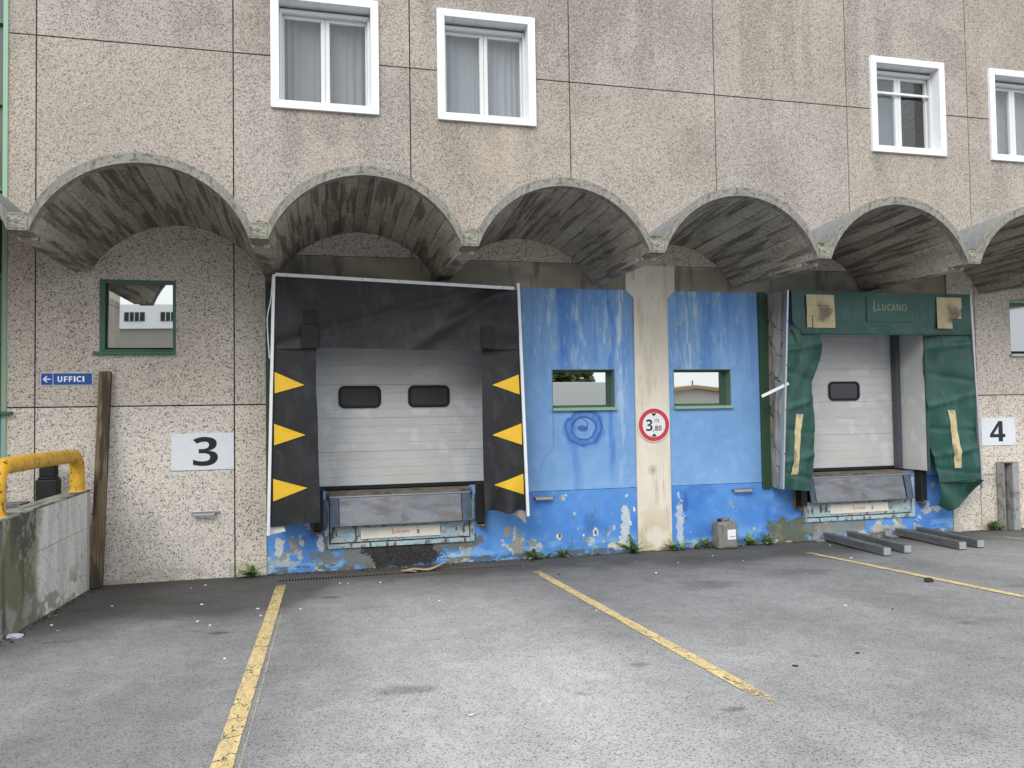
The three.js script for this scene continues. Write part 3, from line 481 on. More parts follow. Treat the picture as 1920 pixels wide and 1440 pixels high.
for (let b = 0; b < NB; b++) for (let k = 0; k < 2; k++) { // one soffit board strip, its underside 6-16 mm off the next
  const s0 = b / NB + 0.0012, s1 = (b + 1) / NB - 0.0012, off = 0.01 + 0.012 * NL[b * 7 + k * 31], n = 4, cs = [];
  const f = (s, z, d) => inner(s, z, d);
  cs.push(loft((u, v) => f(lerp(s1, s0, u), lerp(0.004, VP - RIM - 0.002, v), off), n, 5, 0.25 / 4 * 3.2, 0.55));
  cs.push(loft((u, v) => f(s0, lerp(VP - RIM - 0.002, 0.004, u), lerp(REC + 0.014, off, v)), 2, 1, 0.5, 0.02), loft((u, v) => f(s1, lerp(0.004, VP - RIM - 0.002, u), lerp(REC + 0.014, off, v)), 2, 1, 0.5, 0.02));
  const g = merge(cs), U = g.attributes.uv; for (let i = 0; i < U.count; i++) U.setXY(i, U.getX(i) + b * 0.2 + 0.13, U.getY(i)); boardGeos.push(g);
}
const boardMats = [0, 1, 2, 3, 4, 5].map((i) => { const t = soffitTex.clone(); t.offset.set(i * 0.37, i * 0.61); t.needsUpdate = true; const q = [1, 0.93, 0.97, 0.78, 1.03, 0.9][i]; return mat({ map: t, color: new THREE.Color(q, q * 0.985, q * 0.96), roughness: 0.95 }); });
const blockTex = tex(128, 128, (u, v, o) => { const a = fbm(u * 6, v * 6, 4); const q = 140 + 60 * (a - 0.5); o[0] = q; o[1] = q; o[2] = q - 12; mixc(o, [62, 60, 44], 0.55 * ss(0.46, 0.66, fbm(u * 22 + 4, v * 16, 4))); mixc(o, [104, 102, 78], 0.3 * ss(0.55, 0.7, fbm(u * 24 + 30, v * 24, 4))); });
const blockMat = mat({ map: blockTex, bumpMap: blockTex, bumpScale: 0.01 }), mossMat = mat({ color: '#565c34', roughness: 1 });
for (let k = -2; k <= 7; k++) {
  const r = rng(300 + k), v = grp('canopy_vault', building), cx = VX + VT * (k + 0.5); v.position.x = cx;
  part('rim', rimGeo, M.rim, v); part('shell', shellGeo, M.membrane, v);
  for (let b = 0; b < NB; b++) part('soffit_board', boardGeos[b * 2 + (r() < 0.5 ? 0 : 1)], boardMats[Math.floor(r() * 6)], v);
  part('valley_block', wuv(rbx(-VT / 2 - 0.1, -VT / 2 + 0.1, 4.24, 4.437, VP - 0.3, VP + 0.004, 0.012), 0, 0, 1.4, 4), blockMat, v);
  part('valley_beam', wuv(bx(-VT / 2 - 0.099, -VT / 2 + 0.099, 4.205, 4.425, 0.003, VP - 0.301), 0, 0, 0.25, 0.25), M.soffit, v);
  if (k >= 1 && k <= 6) for (let q = 0; q < 5; q++) { const s = 0.012 + 0.022 * r() * (k >= 3 ? 1.4 : 0.7), g = new THREE.IcosahedronGeometry(1, 1); const P = g.attributes.position; for (let i = 0; i < P.count; i++) { const f = 0.75 + 0.5 * vn(P.getX(i) * 4 + q + 9, P.getY(i) * 4 + P.getZ(i) * 3 + 9); P.setXYZ(i, P.getX(i) * s * f * 1.3, P.getY(i) * s * f * 0.8, P.getZ(i) * s * f); } g.computeVertexNormals(); g.translate(-VT / 2 - 0.08 + 0.16 * r(), 4.44, VP - 0.02 - 0.06 * r()); part('moss', g, mossMat, v); }
}

// ---------------------------------------------------------------- dock shelters
const pvcBlackTex = tex(256, 256, (u, v, o) => { const q = 27 + 12 * (fbm(u * 6, v * 6, 4) - 0.5) + 5 * (vn(u * 120, v * 120) - 0.5); o[0] = q; o[1] = q + 1; o[2] = q + 5; mixc(o, [56, 56, 58], 0.5 * ss(0.53, 0.75, fbm(u * 9 + 3, v * 4, 4))); });
M.pvcBlack = mat({ map: pvcBlackTex, roughness: 0.6 });
const pvcGreenTex = tex(512, 512, (u, v, o) => { const a = fbm(u * 5, v * 5, 4), q = 18 * (a - 0.5); o[0] = 32 + q; o[1] = 78 + q * 1.3; o[2] = 70 + q * 1.2; mixc(o, [28, 58, 54], 0.35 * ss(0.5, 0.8, fbm(u * 4 + 7, v * 7, 4))); mixc(o, [70, 116, 106], 0.3 * ss(0.58, 0.75, fbm(u * 11 + 7, v * 3, 4))); });
M.pvcGreen = mat({ map: pvcGreenTex, roughness: 0.45 });
const yellowTex = tex(128, 128, (u, v, o) => { const a = fbm(u * 4, v * 4, 4); o[0] = 230 + 12 * (a - 0.5); o[1] = 186 + 16 * (a - 0.5); o[2] = 46 + 24 * (a - 0.5); mixc(o, [170, 132, 48], 0.3 * ss(0.64, 0.8, fbm(u * 8 + 3, v * 3, 4))); });
M.yellow = mat({ map: yellowTex, roughness: 0.55 });
const patchTex = tex(256, 256, (u, v, o) => { const a = fbm(u * 4, v * 4, 4); o[0] = 200 + 24 * (a - 0.5); o[1] = 186 + 24 * (a - 0.5); o[2] = 144 + 24 * (a - 0.5); mixc(o, [96, 92, 82], 0.6 * ss(0.5, 0.72, fbm(u * 5 + 2, v * 5 + 8, 4))); });
M.patch = mat({ map: patchTex, roughness: 0.75 });
M.pad = mat({ map: tex(256, 256, (u, v, o) => { const a = fbm(u * 4, v * 4, 4), w = fbm(u * 40, v * 40, 2); o[0] = 196 + 20 * (a - 0.5) + 10 * (w - 0.5); o[1] = 184 + 20 * (a - 0.5) + 10 * (w - 0.5); o[2] = 148 + 20 * (a - 0.5); const d = Math.hypot(u - 0.58, (v - 0.5) * 0.9) + 0.5 * (fbm(u * 5 + 3, v * 4, 4) - 0.5); mixc(o, [84, 82, 74], 0.75 * ss(0.42, 0.08, d) * (0.5 + 0.7 * fbm(u * 30, v * 30, 2))); }), roughness: 0.8 });
const dirtyPvcTex = tex(256, 1024, (u, v, o) => { const y = v * 3.2, a = fbm(u * 3, y * 2, 4), q = 172 + 30 * (a - 0.5); o[0] = q; o[1] = q - 4; o[2] = q - 14; const l = Math.abs(fbm(u * 1.2 + 3, y * 3.1 + u * 0.7, 3) - 0.5); mixc(o, [58, 56, 52], 0.75 * ss(0.03, 0.0, l)); mixc(o, [96, 92, 84], 0.55 * ss(0.5, 0.75, fbm(u * 7, y * 0.8 + 4, 4))); });
{
  const s = thing('dock_shelter', 'black dock shelter with yellow triangle markings around grey door', 'dock shelter', [0, 0, 0]), Z = 0.55;
  const xl = (y) => lerp(2.98, 3.07, (y - 0.63) / 3.5), xr = (y) => lerp(6.57, 6.48, (y - 0.72) / 3.38), yt = (x) => lerp(4.13, 4.015, (x - 3.07) / 3.37);
  part('pole', bar([2.98, 0.63, Z], [3.07, 4.14, Z], 0.04, 0.035), M.whiteAlu, s); part('pole', bar([6.572, 0.72, Z], [6.478, 4.1, Z], 0.042, 0.035), M.whiteAlu, s);
  part('top_bar', bar([3.09, 4.14, Z + 0.005], [6.42, 4.022, Z + 0.005], 0.03, 0.045), M.whiteAlu, s);
  part('wall_frame', merge([rbx(2.925, 3.02, 0.9, 4.12, -0.025, 0.05), rbx(6.49, 6.56, 0.9, 4.12, -0.025, 0.05)]), M.darkGreen, s);
  for (let i = 0; i < 7; i++) { const x = 3.25 + i * 0.5; const g = new THREE.CylinderGeometry(0.007, 0.007, 0.006, 8); g.rotateX(Math.PI / 2); g.translate(x, lerp(4.14, 4.022, (x - 3.09) / 3.33), Z + 0.024); part('screw', g, M.steel, s); }
  part('top_curtain', sheet(70, 22, (u, v) => { const y = lerp(3.13 + 0.012 * Math.sin(u * 7), yt(lerp(3.09, 6.42, u)) - 0.012, v), x = lerp(xl(y) + 0.022, xr(y) - 0.022, u); const sag = Math.sin(Math.PI * u) * 0.025 * (1 - v), f = 0.05 * Math.exp(-(((1 - u) * 1.3 - (1 - v) * 0.55 - 0.06) ** 2) / 0.004) * ss(0.05, 0.4, 1 - v + 0.2) - 0.035 * Math.exp(-(((1 - u) * 1.0 - (1 - v) * 0.9 - 0.14) ** 2) / 0.006) + 0.014 * Math.sin(14 * (u - 0.25 * v) + 2) * ss(0.35, 0.95, u) * (1 - v * 0.2) + 0.016 * Math.sin(9 * (u * 0.5 + v * 1.2)) * ss(0.3, 0.9, u) + 0.01 * Math.sin(31 * u + 5 * v) * ss(0.25, 0, u); const rc = -0.2 * ss(0.93, 1.0, u) * 0; return [x, y, Z - 0.004 + f + sag + rc]; }, 0.004, 3.4, 1), M.pvcBlack, s);
  const side = (name, P) => part(name, sheet(14, 40, P, 0.004, 0.6, 2.4), M.pvcBlack, s);
  const fL = (u, y) => Z - 0.03 + 0.016 * Math.sin(y * 5.3 + 3 * u) * u * (1.2 - u) + 0.02 * Math.sin(y * 2.1 + 1) * u - 0.05 * u * u, fR = (u, y) => Z - 0.03 + 0.016 * Math.sin(y * 4.7 + 3 * u) * (1 - u) * (0.2 + u) + 0.018 * Math.sin(y * 2.6 + 2) * (1 - u) - 0.05 * (1 - u) * (1 - u);
  const inL = (y) => 3.645 + 0.012 * Math.sin(y * 2.2) - 0.03 * ss(2.1, 2.8, y), inR = (y) => 5.945 + 0.012 * Math.sin(y * 1.7 + 1);
  side('side_curtain', (u, v) => { const y = lerp(0.765, 3.2, v) - 0.02 * u * (1 - v) * 0; return [lerp(xl(y) + 0.022, inL(y), u), y - 0.03 * (1 - u) * (1 - v), fL(u, y)]; });
  side('side_curtain', (u, v) => { const y = lerp(0.82, 3.2, v), c = ss(0.18, 0, v); return [lerp(inR(y), xr(y) - 0.022, u), y - 0.06 * u * (1 - v) + 0.05 * c * Math.sin(u * 9) * u, fR(u, y) + 0.05 * c * Math.sin(u * 11 + 1)]; });
  // returns to the wall
  part('return_sheet', sheet(6, 20, (u, v) => { const y = lerp(0.78, 4.1, v); return [lerp(xl(y), 2.98, u), y, lerp(Z - 0.02, 0.0, u)]; }, 0.004, 0.5, 3), M.pvcBlack, s);
  part('return_sheet', sheet(6, 20, (u, v) => { const y = lerp(0.8, 4.02, v); return [lerp(6.53, xr(y) - 0.005, u), y, lerp(0.0, Z - 0.02, u)]; }, 0.004, 0.5, 3), M.pvcBlack, s);
  part('return_sheet', sheet(20, 6, (u, v) => { const x = lerp(3.06, 6.46, u); return [x, lerp(yt(x) - 0.006, 4.08, v), lerp(Z - 0.02, 0.0, v)]; }, 0.004, 3, 0.5), M.pvcBlack, s);
  part('corner_flap', rbx(3.42, 3.655, 3.14, 3.47, Z + 0.015, Z + 0.03), M.rubber, s); part('corner_flap', rbx(3.45, 3.645, 3.474, 3.66, Z + 0.01, Z + 0.02), M.rubber, s);
  part('corner_flap', rbx(5.92, 6.1, 3.14, 3.46, Z + 0.035, Z + 0.05), M.rubber, s);
  const tri = (A, B, C, zf) => part('warning_triangle', sheet(12, 10, (u, v) => { const w = Math.min(u, 0.985), x = lerp(lerp(A[0], B[0], v), C[0], w), y = lerp(lerp(A[1], B[1], v), C[1], w); return [x, y, zf(x, y) + 0.008]; }, 0.004, 0.5, 0.4), M.yellow, s);
  const uL = (x, y) => (x - xl(y) - 0.022) / (inL(y) - xl(y) - 0.022), uR = (x, y) => (x - inR(y)) / (xr(y) - 0.022 - inR(y));
  for (const [A, B, C] of [[[3.07, 2.53], [3.07, 2.82], [3.46, 2.64]], [[3.06, 1.83], [3.06, 2.12], [3.47, 1.96]], [[3.045, 1.08], [3.045, 1.38], [3.49, 1.24]]]) tri(B, A, C, (x, y) => fL(uL(x, y), y));
  for (const [A, B, C] of [[[6.47, 2.77], [6.48, 2.48], [6.08, 2.62]], [[6.5, 2.06], [6.505, 1.75], [6.07, 1.9]], [[6.515, 1.33], [6.525, 1.03], [6.09, 1.18]]]) tri(B, A, C, (x, y) => { const v = (y - 0.82) / 2.38, u = uR(x, y), c = ss(0.18, 0, v); return fR(u, y) + 0.05 * c * Math.sin(u * 11 + 1); });
  part('torn_flap', prism([[2.965, 0.62], [3.2, 0.665], [3.175, 0.745], [2.97, 0.76]], Z - 0.075, Z - 0.07), mat({ color: '#cfd2d4' }), s);
  part('torn_flap', prism([[6.3, 0.76], [6.55, 0.8], [6.56, 0.6], [6.5, 0.66], [6.42, 0.73]], Z - 0.09, Z - 0.085), mat({ color: '#9a9284' }), s);
  part('cord', tube([[3.055, 4.12, Z + 0.02], [3.03, 3.8, Z + 0.03], [2.985, 3.55, Z + 0.035], [2.99, 3.3, Z + 0.03], [3.01, 3.0, Z + 0.02]], 0.007, 40, 6, true), M.whiteAlu, s);
  part('cord', tube([[5.2, 4.09, Z], [5.7, 4.085, Z - 0.03], [6.0, 4.05, Z + 0.01], [6.3, 4.065, Z], [6.47, 4.05, Z]], 0.005, 40, 6, true), M.steel, s);
}
{
  const s = thing('dock_shelter', 'torn dark green dock shelter with beige patches on its header', 'dock shelter', [0, 0, 0]), Z = 0.5;
  const xl = (y) => lerp(10.76, 10.93, (y - 0.95) / 3.15), xr = (y) => lerp(14.54, 14.42, (y - 0.85) / 3.25);
  part('wall_frame', rbx(10.7, 10.845, 0.91, 4.13, -0.025, 0.03), M.darkGreen, s);
  for (const d of [0, 0.04]) part('pole', bar([10.75 + d * 0.3, 0.94, Z - d * 1.4], [10.925 + d * 0.3, 4.1, Z - d * 1.4], 0.03, 0.045), M.alu, s);
  part('pole', bar([14.56, 0.8, Z - 0.02], [14.44, 4.12, Z - 0.02], 0.035, 0.045), M.alu, s);
  for (const y of [1.5, 2.2, 2.9, 3.6]) { const g = new THREE.CylinderGeometry(0.009, 0.009, 0.012, 8); g.rotateX(Math.PI / 2); g.translate(xl(y) - 0.005, y, Z + 0.02); part('screw', g, M.black, s); }
  part('side_sheet', sheet(10, 60, (u, v) => { const y = lerp(0.93, 4.11, v); return [lerp(10.87, xl(y) - 0.005, u) + 0.012 * Math.sin(y * 13 + u * 2) * Math.sin(Math.PI * u), y, lerp(-0.02, Z - 0.06, u)]; }, 0.004, 1, 1), mat({ map: dirtyPvcTex, roughness: 0.7 }), s, 'dirty off white side sheet');
  part('side_sheet', sheet(6, 30, (u, v) => { const y = lerp(0.93, 4.1, v); return [lerp(14.4, xr(y), u), y, lerp(-0.02, Z - 0.04, u)]; }, 0.004, 1, 2), M.pvcGreen, s);
  part('roof_sheet', sheet(20, 6, (u, v) => [lerp(10.95, 14.42, u), 4.095 + 0.012 * Math.sin(u * 9) - 0.01 * v, lerp(Z - 0.02, -0.02, v)], 0.004, 3, 0.5), M.pvcGreen, s);
  const hz = (u, v) => Z + 0.012 + 0.012 * Math.sin(u * 13 + v * 4) * (1 - v) + 0.008 * Math.sin(u * 37) * ss(0.3, 0, v);
  part('header_curtain', sheet(80, 16, (u, v) => { const y = lerp(3.405 + 0.012 * Math.sin(u * 15), 4.1, v); return [lerp(lerp(11.15, 10.99, ss(0.05, 0.3, v)), lerp(14.43, 14.41, v), u), y, hz(u, v)]; }, 0.005, 3.2, 0.7), M.pvcGreen, s);
  part('header_hem', tube([[11.15, 3.41, Z + 0.012], [12, 3.4, Z + 0.02], [13, 3.405, Z + 0.016], [14.43, 3.415, Z + 0.012]], 0.012, 40, 8, true), M.pvcGreen, s);
  part('torn_corner', prism([[10.99, 3.5], [11.16, 3.46], [11.14, 3.28], [11.1, 3.2], [11.06, 3.32], [11.0, 3.44]], Z + 0.002, Z + 0.006), M.pvcGreen, s);
  const flap0 = (x0, x1, y0, y1, k) => part('reinforcement_flap', sheet(6, 4, (u, v) => [lerp(x0, x1, u), lerp(y0, y1, v), Z + 0.034 + 0.006 * (1 - v) + 0.004 * Math.sin(u * 5 + k)], 0.004), M.pad, s); const padUV = (m) => { const P = m.geometry.attributes.position, U = m.geometry.attributes.uv; for (let i = 0; i < P.count; i++) U.setXY(i, (P.getX(i) - (P.getX(i) < 13 ? 11.24 : 13.72)) / 0.52, (P.getY(i) - 3.5) / 0.54); };
  const flap = (...q) => padUV(flap0(...q));
  flap(11.24, 11.75, 3.862, 4.035, 0); flap(11.245, 11.755, 3.698, 3.86, 1); flap(11.24, 11.335, 3.505, 3.696, 2); flap(11.352, 11.755, 3.5, 3.696, 3); flap(13.72, 14.21, 3.857, 4.035, 4); flap(13.72, 14.2, 3.678, 3.855, 5); flap(13.72, 14.02, 3.51, 3.676, 6);
  const logo = canvasTex(512, 240, (x, w, h) => { x.fillStyle = '#22504a'; x.fillRect(0, 0, w, h); x.fillStyle = '#1c4640'; x.fillRect(0, 0, w, 8); x.fillRect(0, h - 8, w, 8); x.fillRect(0, 0, 8, h); x.fillRect(w - 8, 0, 8, h); x.fillStyle = '#6f7f68'; x.fillRect(78, 30, 14, 120); x.fillRect(92, 118, 70, 12); x.fillRect(60, 100, 40, 10); x.font = 'bold 92px sans-serif'; x.fillText('LUCANO', 122, 128, 350); x.globalAlpha = 0.6; for (let i = 0; i < 260; i++) { x.fillStyle = i % 2 ? '#22504a' : '#2a5a52'; x.fillRect((i * 97) % 512, (i * 53) % 160, 5, 4); } });
  part('maker_label', sheet(10, 4, (u, v) => [lerp(12.36, 13.21, u), lerp(3.61, 4.01, v), Z + 0.03 + 0.004 * Math.sin(u * 6)], 0.003), mat({ map: logo, roughness: 0.5 }), s);
  const ip = (tb) => (y) => { for (let i = 1; i < tb.length; i++) if (y >= tb[i][0]) { const [a, b] = [tb[i], tb[i - 1]]; return lerp(a[1], b[1], ss(a[0], b[0], y)); } return tb[tb.length - 1][1]; };
  const il = ip([[3.5, 11.5], [3.37, 11.5], [3.1, 11.56], [2.5, 11.4], [1.91, 11.42], [1.4, 11.41], [0.86, 11.33]]), ir = ip([[3.5, 13.62], [3.3, 13.59], [2.9, 13.56], [2.49, 13.58], [1.87, 13.61], [0.9, 13.79]]);
  const crs = [[3.22, 0.1, 1], [2.72, -0.16, 0], [2.28, 0.2, 1], [1.83, -0.06, 0], [1.42, 0.14, 1], [1.08, -0.1, 0]];
  const wr = (u, y, k) => crs.reduce((s, [cy, sl, w]) => { const d = (y - cy - sl * (u - 0.5) + 0.05 * Math.sin(k * 3 + cy * 7)) / (w ? 0.05 : 0.035); return s + (w ? 0.03 : -0.022) * Math.exp(-d * d) * (0.4 + 0.6 * Math.abs(Math.sin(u * 3 + cy * 5 + k))); }, 0) + 0.018 * Math.sin(5 * u + 4 * y + k) + 0.014 * Math.sin(13 * u - 7 * y + 2 * k) * fbm(u * 3 + k, y * 2, 2) + 0.012 * (fbm(u * 6 + k, y * 5, 3) - 0.5);
  part('side_curtain', sheet(26, 80, (u, v) => { const y = lerp(0.9, 3.46, v), x = lerp(xl(y) + 0.02, il(y), u); return [x, y + 0.035 * (1 - v) * (1 - u) - 0.02 * u * (1 - v), Z - 0.02 + wr(u, y, 1) - 0.09 * u * u * ss(3.4, 2.9, y) + 0.03 * u * ss(2.7, 3.1, y)]; }, 0.004, 0.7, 2.5), M.pvcGreen, s);
  const zr = (u, y) => Z - 0.02 + wr(u, y, 5) - 0.11 * (1 - u) * (1 - u);
  part('side_curtain', sheet(26, 80, (u, v) => { const y = lerp(0.92, 3.46, v); return [lerp(ir(y), xr(y) - 0.01, u), y, zr(u, y)]; }, 0.004, 0.8, 2.5), M.pvcGreen, s);
  part('hem', tube([[13.79, 0.93, zr(0, 0.92) + 0.01], [14.0, 0.94, zr(0.27, 0.92) + 0.012], [14.3, 0.965, zr(0.67, 0.92) + 0.01], [14.53, 0.96, zr(1, 0.92) + 0.01]], 0.012, 30, 8, true), M.pvcGreen, s);
  part('hanging_flap', sheet(20, 14, (u, v) => { const x = lerp(13.8, 14.55, u), bot = u < 0.22 ? lerp(0.52, 0.42, u / 0.22) : lerp(0.42, 0.76, ((u - 0.22) / 0.78) ** 1.5), y = lerp(bot, 0.93 + 0.02 * u, v); return [lerp(x, x + 0.06 * (1 - u), 1 - v), y, Z - 0.12 + 0.1 * u + 0.05 * Math.sin(5 * u + 3 * v) - 0.12 * (1 - v)]; }, 0.004, 0.7, 0.5), M.pvcGreen, s);
  const strip = (pts, k, f) => part('marker_strip', sheet(2, 20, (u, v) => { const xa = lerp(pts[2][0], pts[0][0], v), xb = lerp(pts[3][0], pts[1][0], v), y = lerp(pts[2][1], pts[0][1], v), x = lerp(xa, xb, u); return [x, y, f(x, y) + 0.012]; }, 0.004, 0.2, 1.2), M.patch, s);
  strip([[11.06, 2.12], [11.18, 2.12], [10.91, 1.16], [11.04, 1.16]], 1, (x, y) => { const u = (x - xl(y) - 0.02) / (il(y) - xl(y) - 0.02); return Z - 0.02 + wr(u, y, 1) - 0.09 * u * u * ss(3.4, 2.9, y); });
  strip([[13.94, 2.14], [14.08, 2.15], [14.06, 1.16], [14.17, 1.17]], 5, (x, y) => zr((x - ir(y)) / (xr(y) - 0.01 - ir(y)), y));
  part('side_panel', wuv(bx(13.583, 13.614, 1.125, 3.55, -0.3, 0.36), 0, 0, 0.5, 0.5), doorMat, s, 'pale insulated side panel beside the door');
  part('panel_edge', bx(13.58, 13.62, 1.125, 3.55, 0.361, 0.385), M.darkGreen, s);
  part('loose_bar', bar([10.47, 2.41, 0.42], [10.9, 2.61, 0.5], 0.03, 0.045), M.whiteAlu, s);
}
// ---------------------------------------------------------------- dock levellers
const treadTex = tex(512, 256, (u, v, o) => { // expanded diamond tread, worn bright on the ridges, grime in the hollows; 2 m x 0.5 m
  const a = u * 2 / 0.042, b = v * 0.5 / 0.026, r1 = Math.abs(((a + b) % 1) - 0.5), r2 = Math.abs(((a - b + 99) % 1) - 0.5), m = Math.max(ss(0.34, 0.44, r1), ss(0.34, 0.44, r2)), n = fbm(u * 10, v * 4, 4);
  const q = 92 + 74 * m + 40 * (n - 0.5); o[0] = q; o[1] = q + 3; o[2] = q + 9; mixc(o, [92, 78, 66], 0.35 * ss(0.55, 0.72, fbm(u * 7 + 4, v * 5, 4))); mixc(o, [104, 122, 142], 0.3 * ss(0.58, 0.72, fbm(u * 5 + 14, v * 3, 3)));
});
const paleBlueTex = tex(512, 128, (u, v, o) => { const a = fbm(u * 12, v * 3, 4), s = fbm(u * 40 + 3, v * 2, 3); o[0] = 168 + 40 * (a - 0.5); o[1] = 186 + 34 * (a - 0.5); o[2] = 190 + 26 * (a - 0.5); mixc(o, [58, 48, 40], 0.7 * ss(0.62, 0.72, s)); mixc(o, [116, 164, 204], 0.45 * ss(0.55, 0.7, fbm(u * 16 + 9, v * 5, 3))); if (fbm(u * 50, v * 14, 3) > 0.72) mixc(o, [122, 84, 56], 0.7); });
const rustTex = tex(128, 256, (u, v, o) => { const a = fbm(u * 5, v * 10, 4); o[0] = 176 + 50 * (a - 0.5); o[1] = 128 + 50 * (a - 0.5); o[2] = 62 + 40 * (a - 0.5); mixc(o, [84, 56, 38], 0.8 * ss(0.48, 0.62, fbm(u * 8 + 5, v * 12, 4))); });
M.tread = mat({ map: treadTex, bumpMap: treadTex, bumpScale: 0.006, roughness: 0.5, metalness: 0.45 }); M.paleBlue = mat({ map: paleBlueTex, roughness: 0.6 }); M.rust = mat({ map: rustTex, roughness: 0.8 });
const blueTread = mat({ map: treadTex, bumpMap: treadTex, bumpScale: 0.006, color: '#a3bedb', roughness: 0.7 });
const deckTex = tex(256, 128, (u, v, o) => { const q = 104 + 50 * (fbm(u * 8, v * 8, 4) - 0.5); o[0] = q + 6; o[1] = q; o[2] = q - 10; mixc(o, [62, 50, 42], 0.6 * ss(0.5, 0.7, fbm(u * 14 + 3, v * 5, 4))); });
function plateTex(no) { return canvasTex(1024, 140, (x, w, h) => { x.fillStyle = '#dcd9cf'; x.fillRect(0, 0, w, h); const r = rng(no); x.strokeStyle = '#a9a59b'; x.lineWidth = 2; for (let i = 0; i < 7; i++) { x.beginPath(); x.moveTo(24, 22 + i * 15); x.lineTo(200 + r() * 40, 22 + i * 15); x.stroke(); } x.fillStyle = '#c2483a'; x.fillRect(402, 26, 8, 70); x.fillRect(386, 52, 30, 7); x.fillRect(410, 84, 22, 8); x.font = 'bold 46px sans-serif'; x.fillText('LUCANO', 430, 88, 190); x.fillStyle = '#222'; x.font = 'bold 72px sans-serif'; x.fillText(String(no), 716, 104); x.font = '20px sans-serif'; x.fillText('N.', 722, 38); for (let i = 0; i < 90; i++) { x.fillStyle = `rgba(110,78,50,${0.15 + 0.4 * r()})`; const e = r() < 0.6; x.fillRect(r() * w, e ? (r() < 0.5 ? 0 : h - 10 * r() - 3) : r() * h, 3 + 14 * r(), 2 + 5 * r()); } }); }
function leveller(label, x0, x1, fx0, fx1, no, segs, px0, px1, tilt) {
  const s = thing('dock_leveller', label, 'dock leveller', [0, 0, 0]);
  part('pit_lining', bx(fx0 + 0.025, fx1 - 0.012, 0.33, 1.0, -0.295, -0.2), M.black, s);
  part('deck', wuv(bx(x0, x1, 1.035, 1.1, -0.3, 0.03), 0, 0, 0.5, 0.5), mat({ map: deckTex, roughness: 0.9 }), s);
  part('frame', merge([rbx(fx0, fx0 + 0.06, 0.31, 1.0, -0.19, 0.012), rbx(fx1 - 0.06, fx1, 0.31, 1.0, -0.19, 0.012), rbx(fx0 + 0.06, fx1 - 0.06, 0.31, 0.372, -0.19, 0.01)].map((g) => wuv(g, 0, 0, 0.5, 2))), M.paleBlue, s);
  part('fascia', wuv(rbx(fx0 + 0.075, fx1 - 0.075, 0.39, 0.64, -0.15, -0.005), 0, 0, 0.45, 3), M.paleBlue, s);
  part('name_plate', plate(px0, px1, 0.43, 0.59, -0.004, 0.012), mat({ map: plateTex(no), roughness: 0.5 }), s, 'white maker plate with red lettering');
  for (const x of [px0 - 0.03, px1 + 0.05]) part('latch', merge([rbx(x - 0.03, x + 0.03, 0.48, 0.64, -0.004, 0.02), rod([x - 0.04, 0.645, 0.04], [x + 0.04, 0.645, 0.04], 0.018)]), M.paleBlue, s);
  for (const [a, b, m] of segs) { // hanging lip flaps
    const g = new RoundedBoxGeometry(b - a, 0.43, 0.022, 1, 0.004); wuv(g, 0, 0, 0.5, 2); g.rotateX(tilt); g.translate((a + b) / 2, 0.85, 0.085); part('lip_flap', g, m, s);
  }
  part('lip_hinge', rod([x0, 1.045, 0.04], [x1, 1.045, 0.04], 0.02, 10), M.steel, s);
  for (const [bx0, dir] of [[fx0 - 0.075, -1], [fx1 + 0.075, 1]]) {
    part('bracket', merge([rbx(bx0 - 0.055 + dir * 0.035, bx0 + 0.055 + dir * 0.035, 0.56, 1.08, -0.018, -0.001), rbx(bx0 - 0.06 + dir * 0.025, bx0 + 0.06 + dir * 0.025, 0.552, 0.57, -0.001, 0.17)].map((g) => wuv(g, 0, 0, 2, 1))), M.rust, s);
    part('bumper', rbx(bx0 - 0.058, bx0 + 0.058, 0.6, 1.18, 0.001, 0.155, 0.012, 2), M.rubber, s);
    for (const y of [0.7, 0.9, 1.08]) { const q = new THREE.CylinderGeometry(0.016, 0.016, 0.01, 10); q.rotateX(Math.PI / 2); q.translate(bx0, y, 0.158); part('bolt', q, M.black, s); }
  }
}
leveller('hydraulic dock leveller with white plate number eight under black shelter', 3.78, 5.82, 3.715, 5.885, 8, [[3.785, 3.91, blueTread], [3.918, 5.68, M.tread], [5.688, 5.815, blueTread]], 4.22, 5.37, -0.22);
leveller('hydraulic dock leveller with white plate number nine under green shelter', 11.5, 13.5, 11.44, 13.615, 9, [[11.505, 11.6, blueTread], [11.61, 13.34, M.tread], [13.37, 13.5, blueTread]], 11.95, 13.08, -0.22);

// ---------------------------------------------------------------- signs and fittings on the wall
{
  const s = thing('direction_sign', 'small blue office direction sign with white arrow', 'sign', [0, 0, 0]);
  part('sign_plate', plate(0.07, 0.7, 2.675, 2.845, 0.004, 0.014), mat({ map: canvasTex(630, 170, (x, w, h) => { x.fillStyle = '#e8edf2'; x.fillRect(0, 0, w, h); x.fillStyle = '#1f52a3'; x.fillRect(7, 7, 140, h - 14); x.fillRect(153, 7, w - 160, h - 14); x.strokeStyle = '#fff'; x.lineWidth = 15; x.beginPath(); x.moveTo(124, 85); x.lineTo(40, 85); x.moveTo(78, 45); x.lineTo(38, 85); x.lineTo(78, 125); x.stroke(); x.fillStyle = '#fff'; x.font = 'bold 104px sans-serif'; let cx = 196; for (const ch of 'UFFICI') { if (ch === 'I') { x.fillRect(cx + 9, 47, 22, 75); cx += 38; } else { x.fillText(ch, cx, 122); cx += x.measureText(ch).width + 2; } } }), roughness: 0.4 }), s);
}
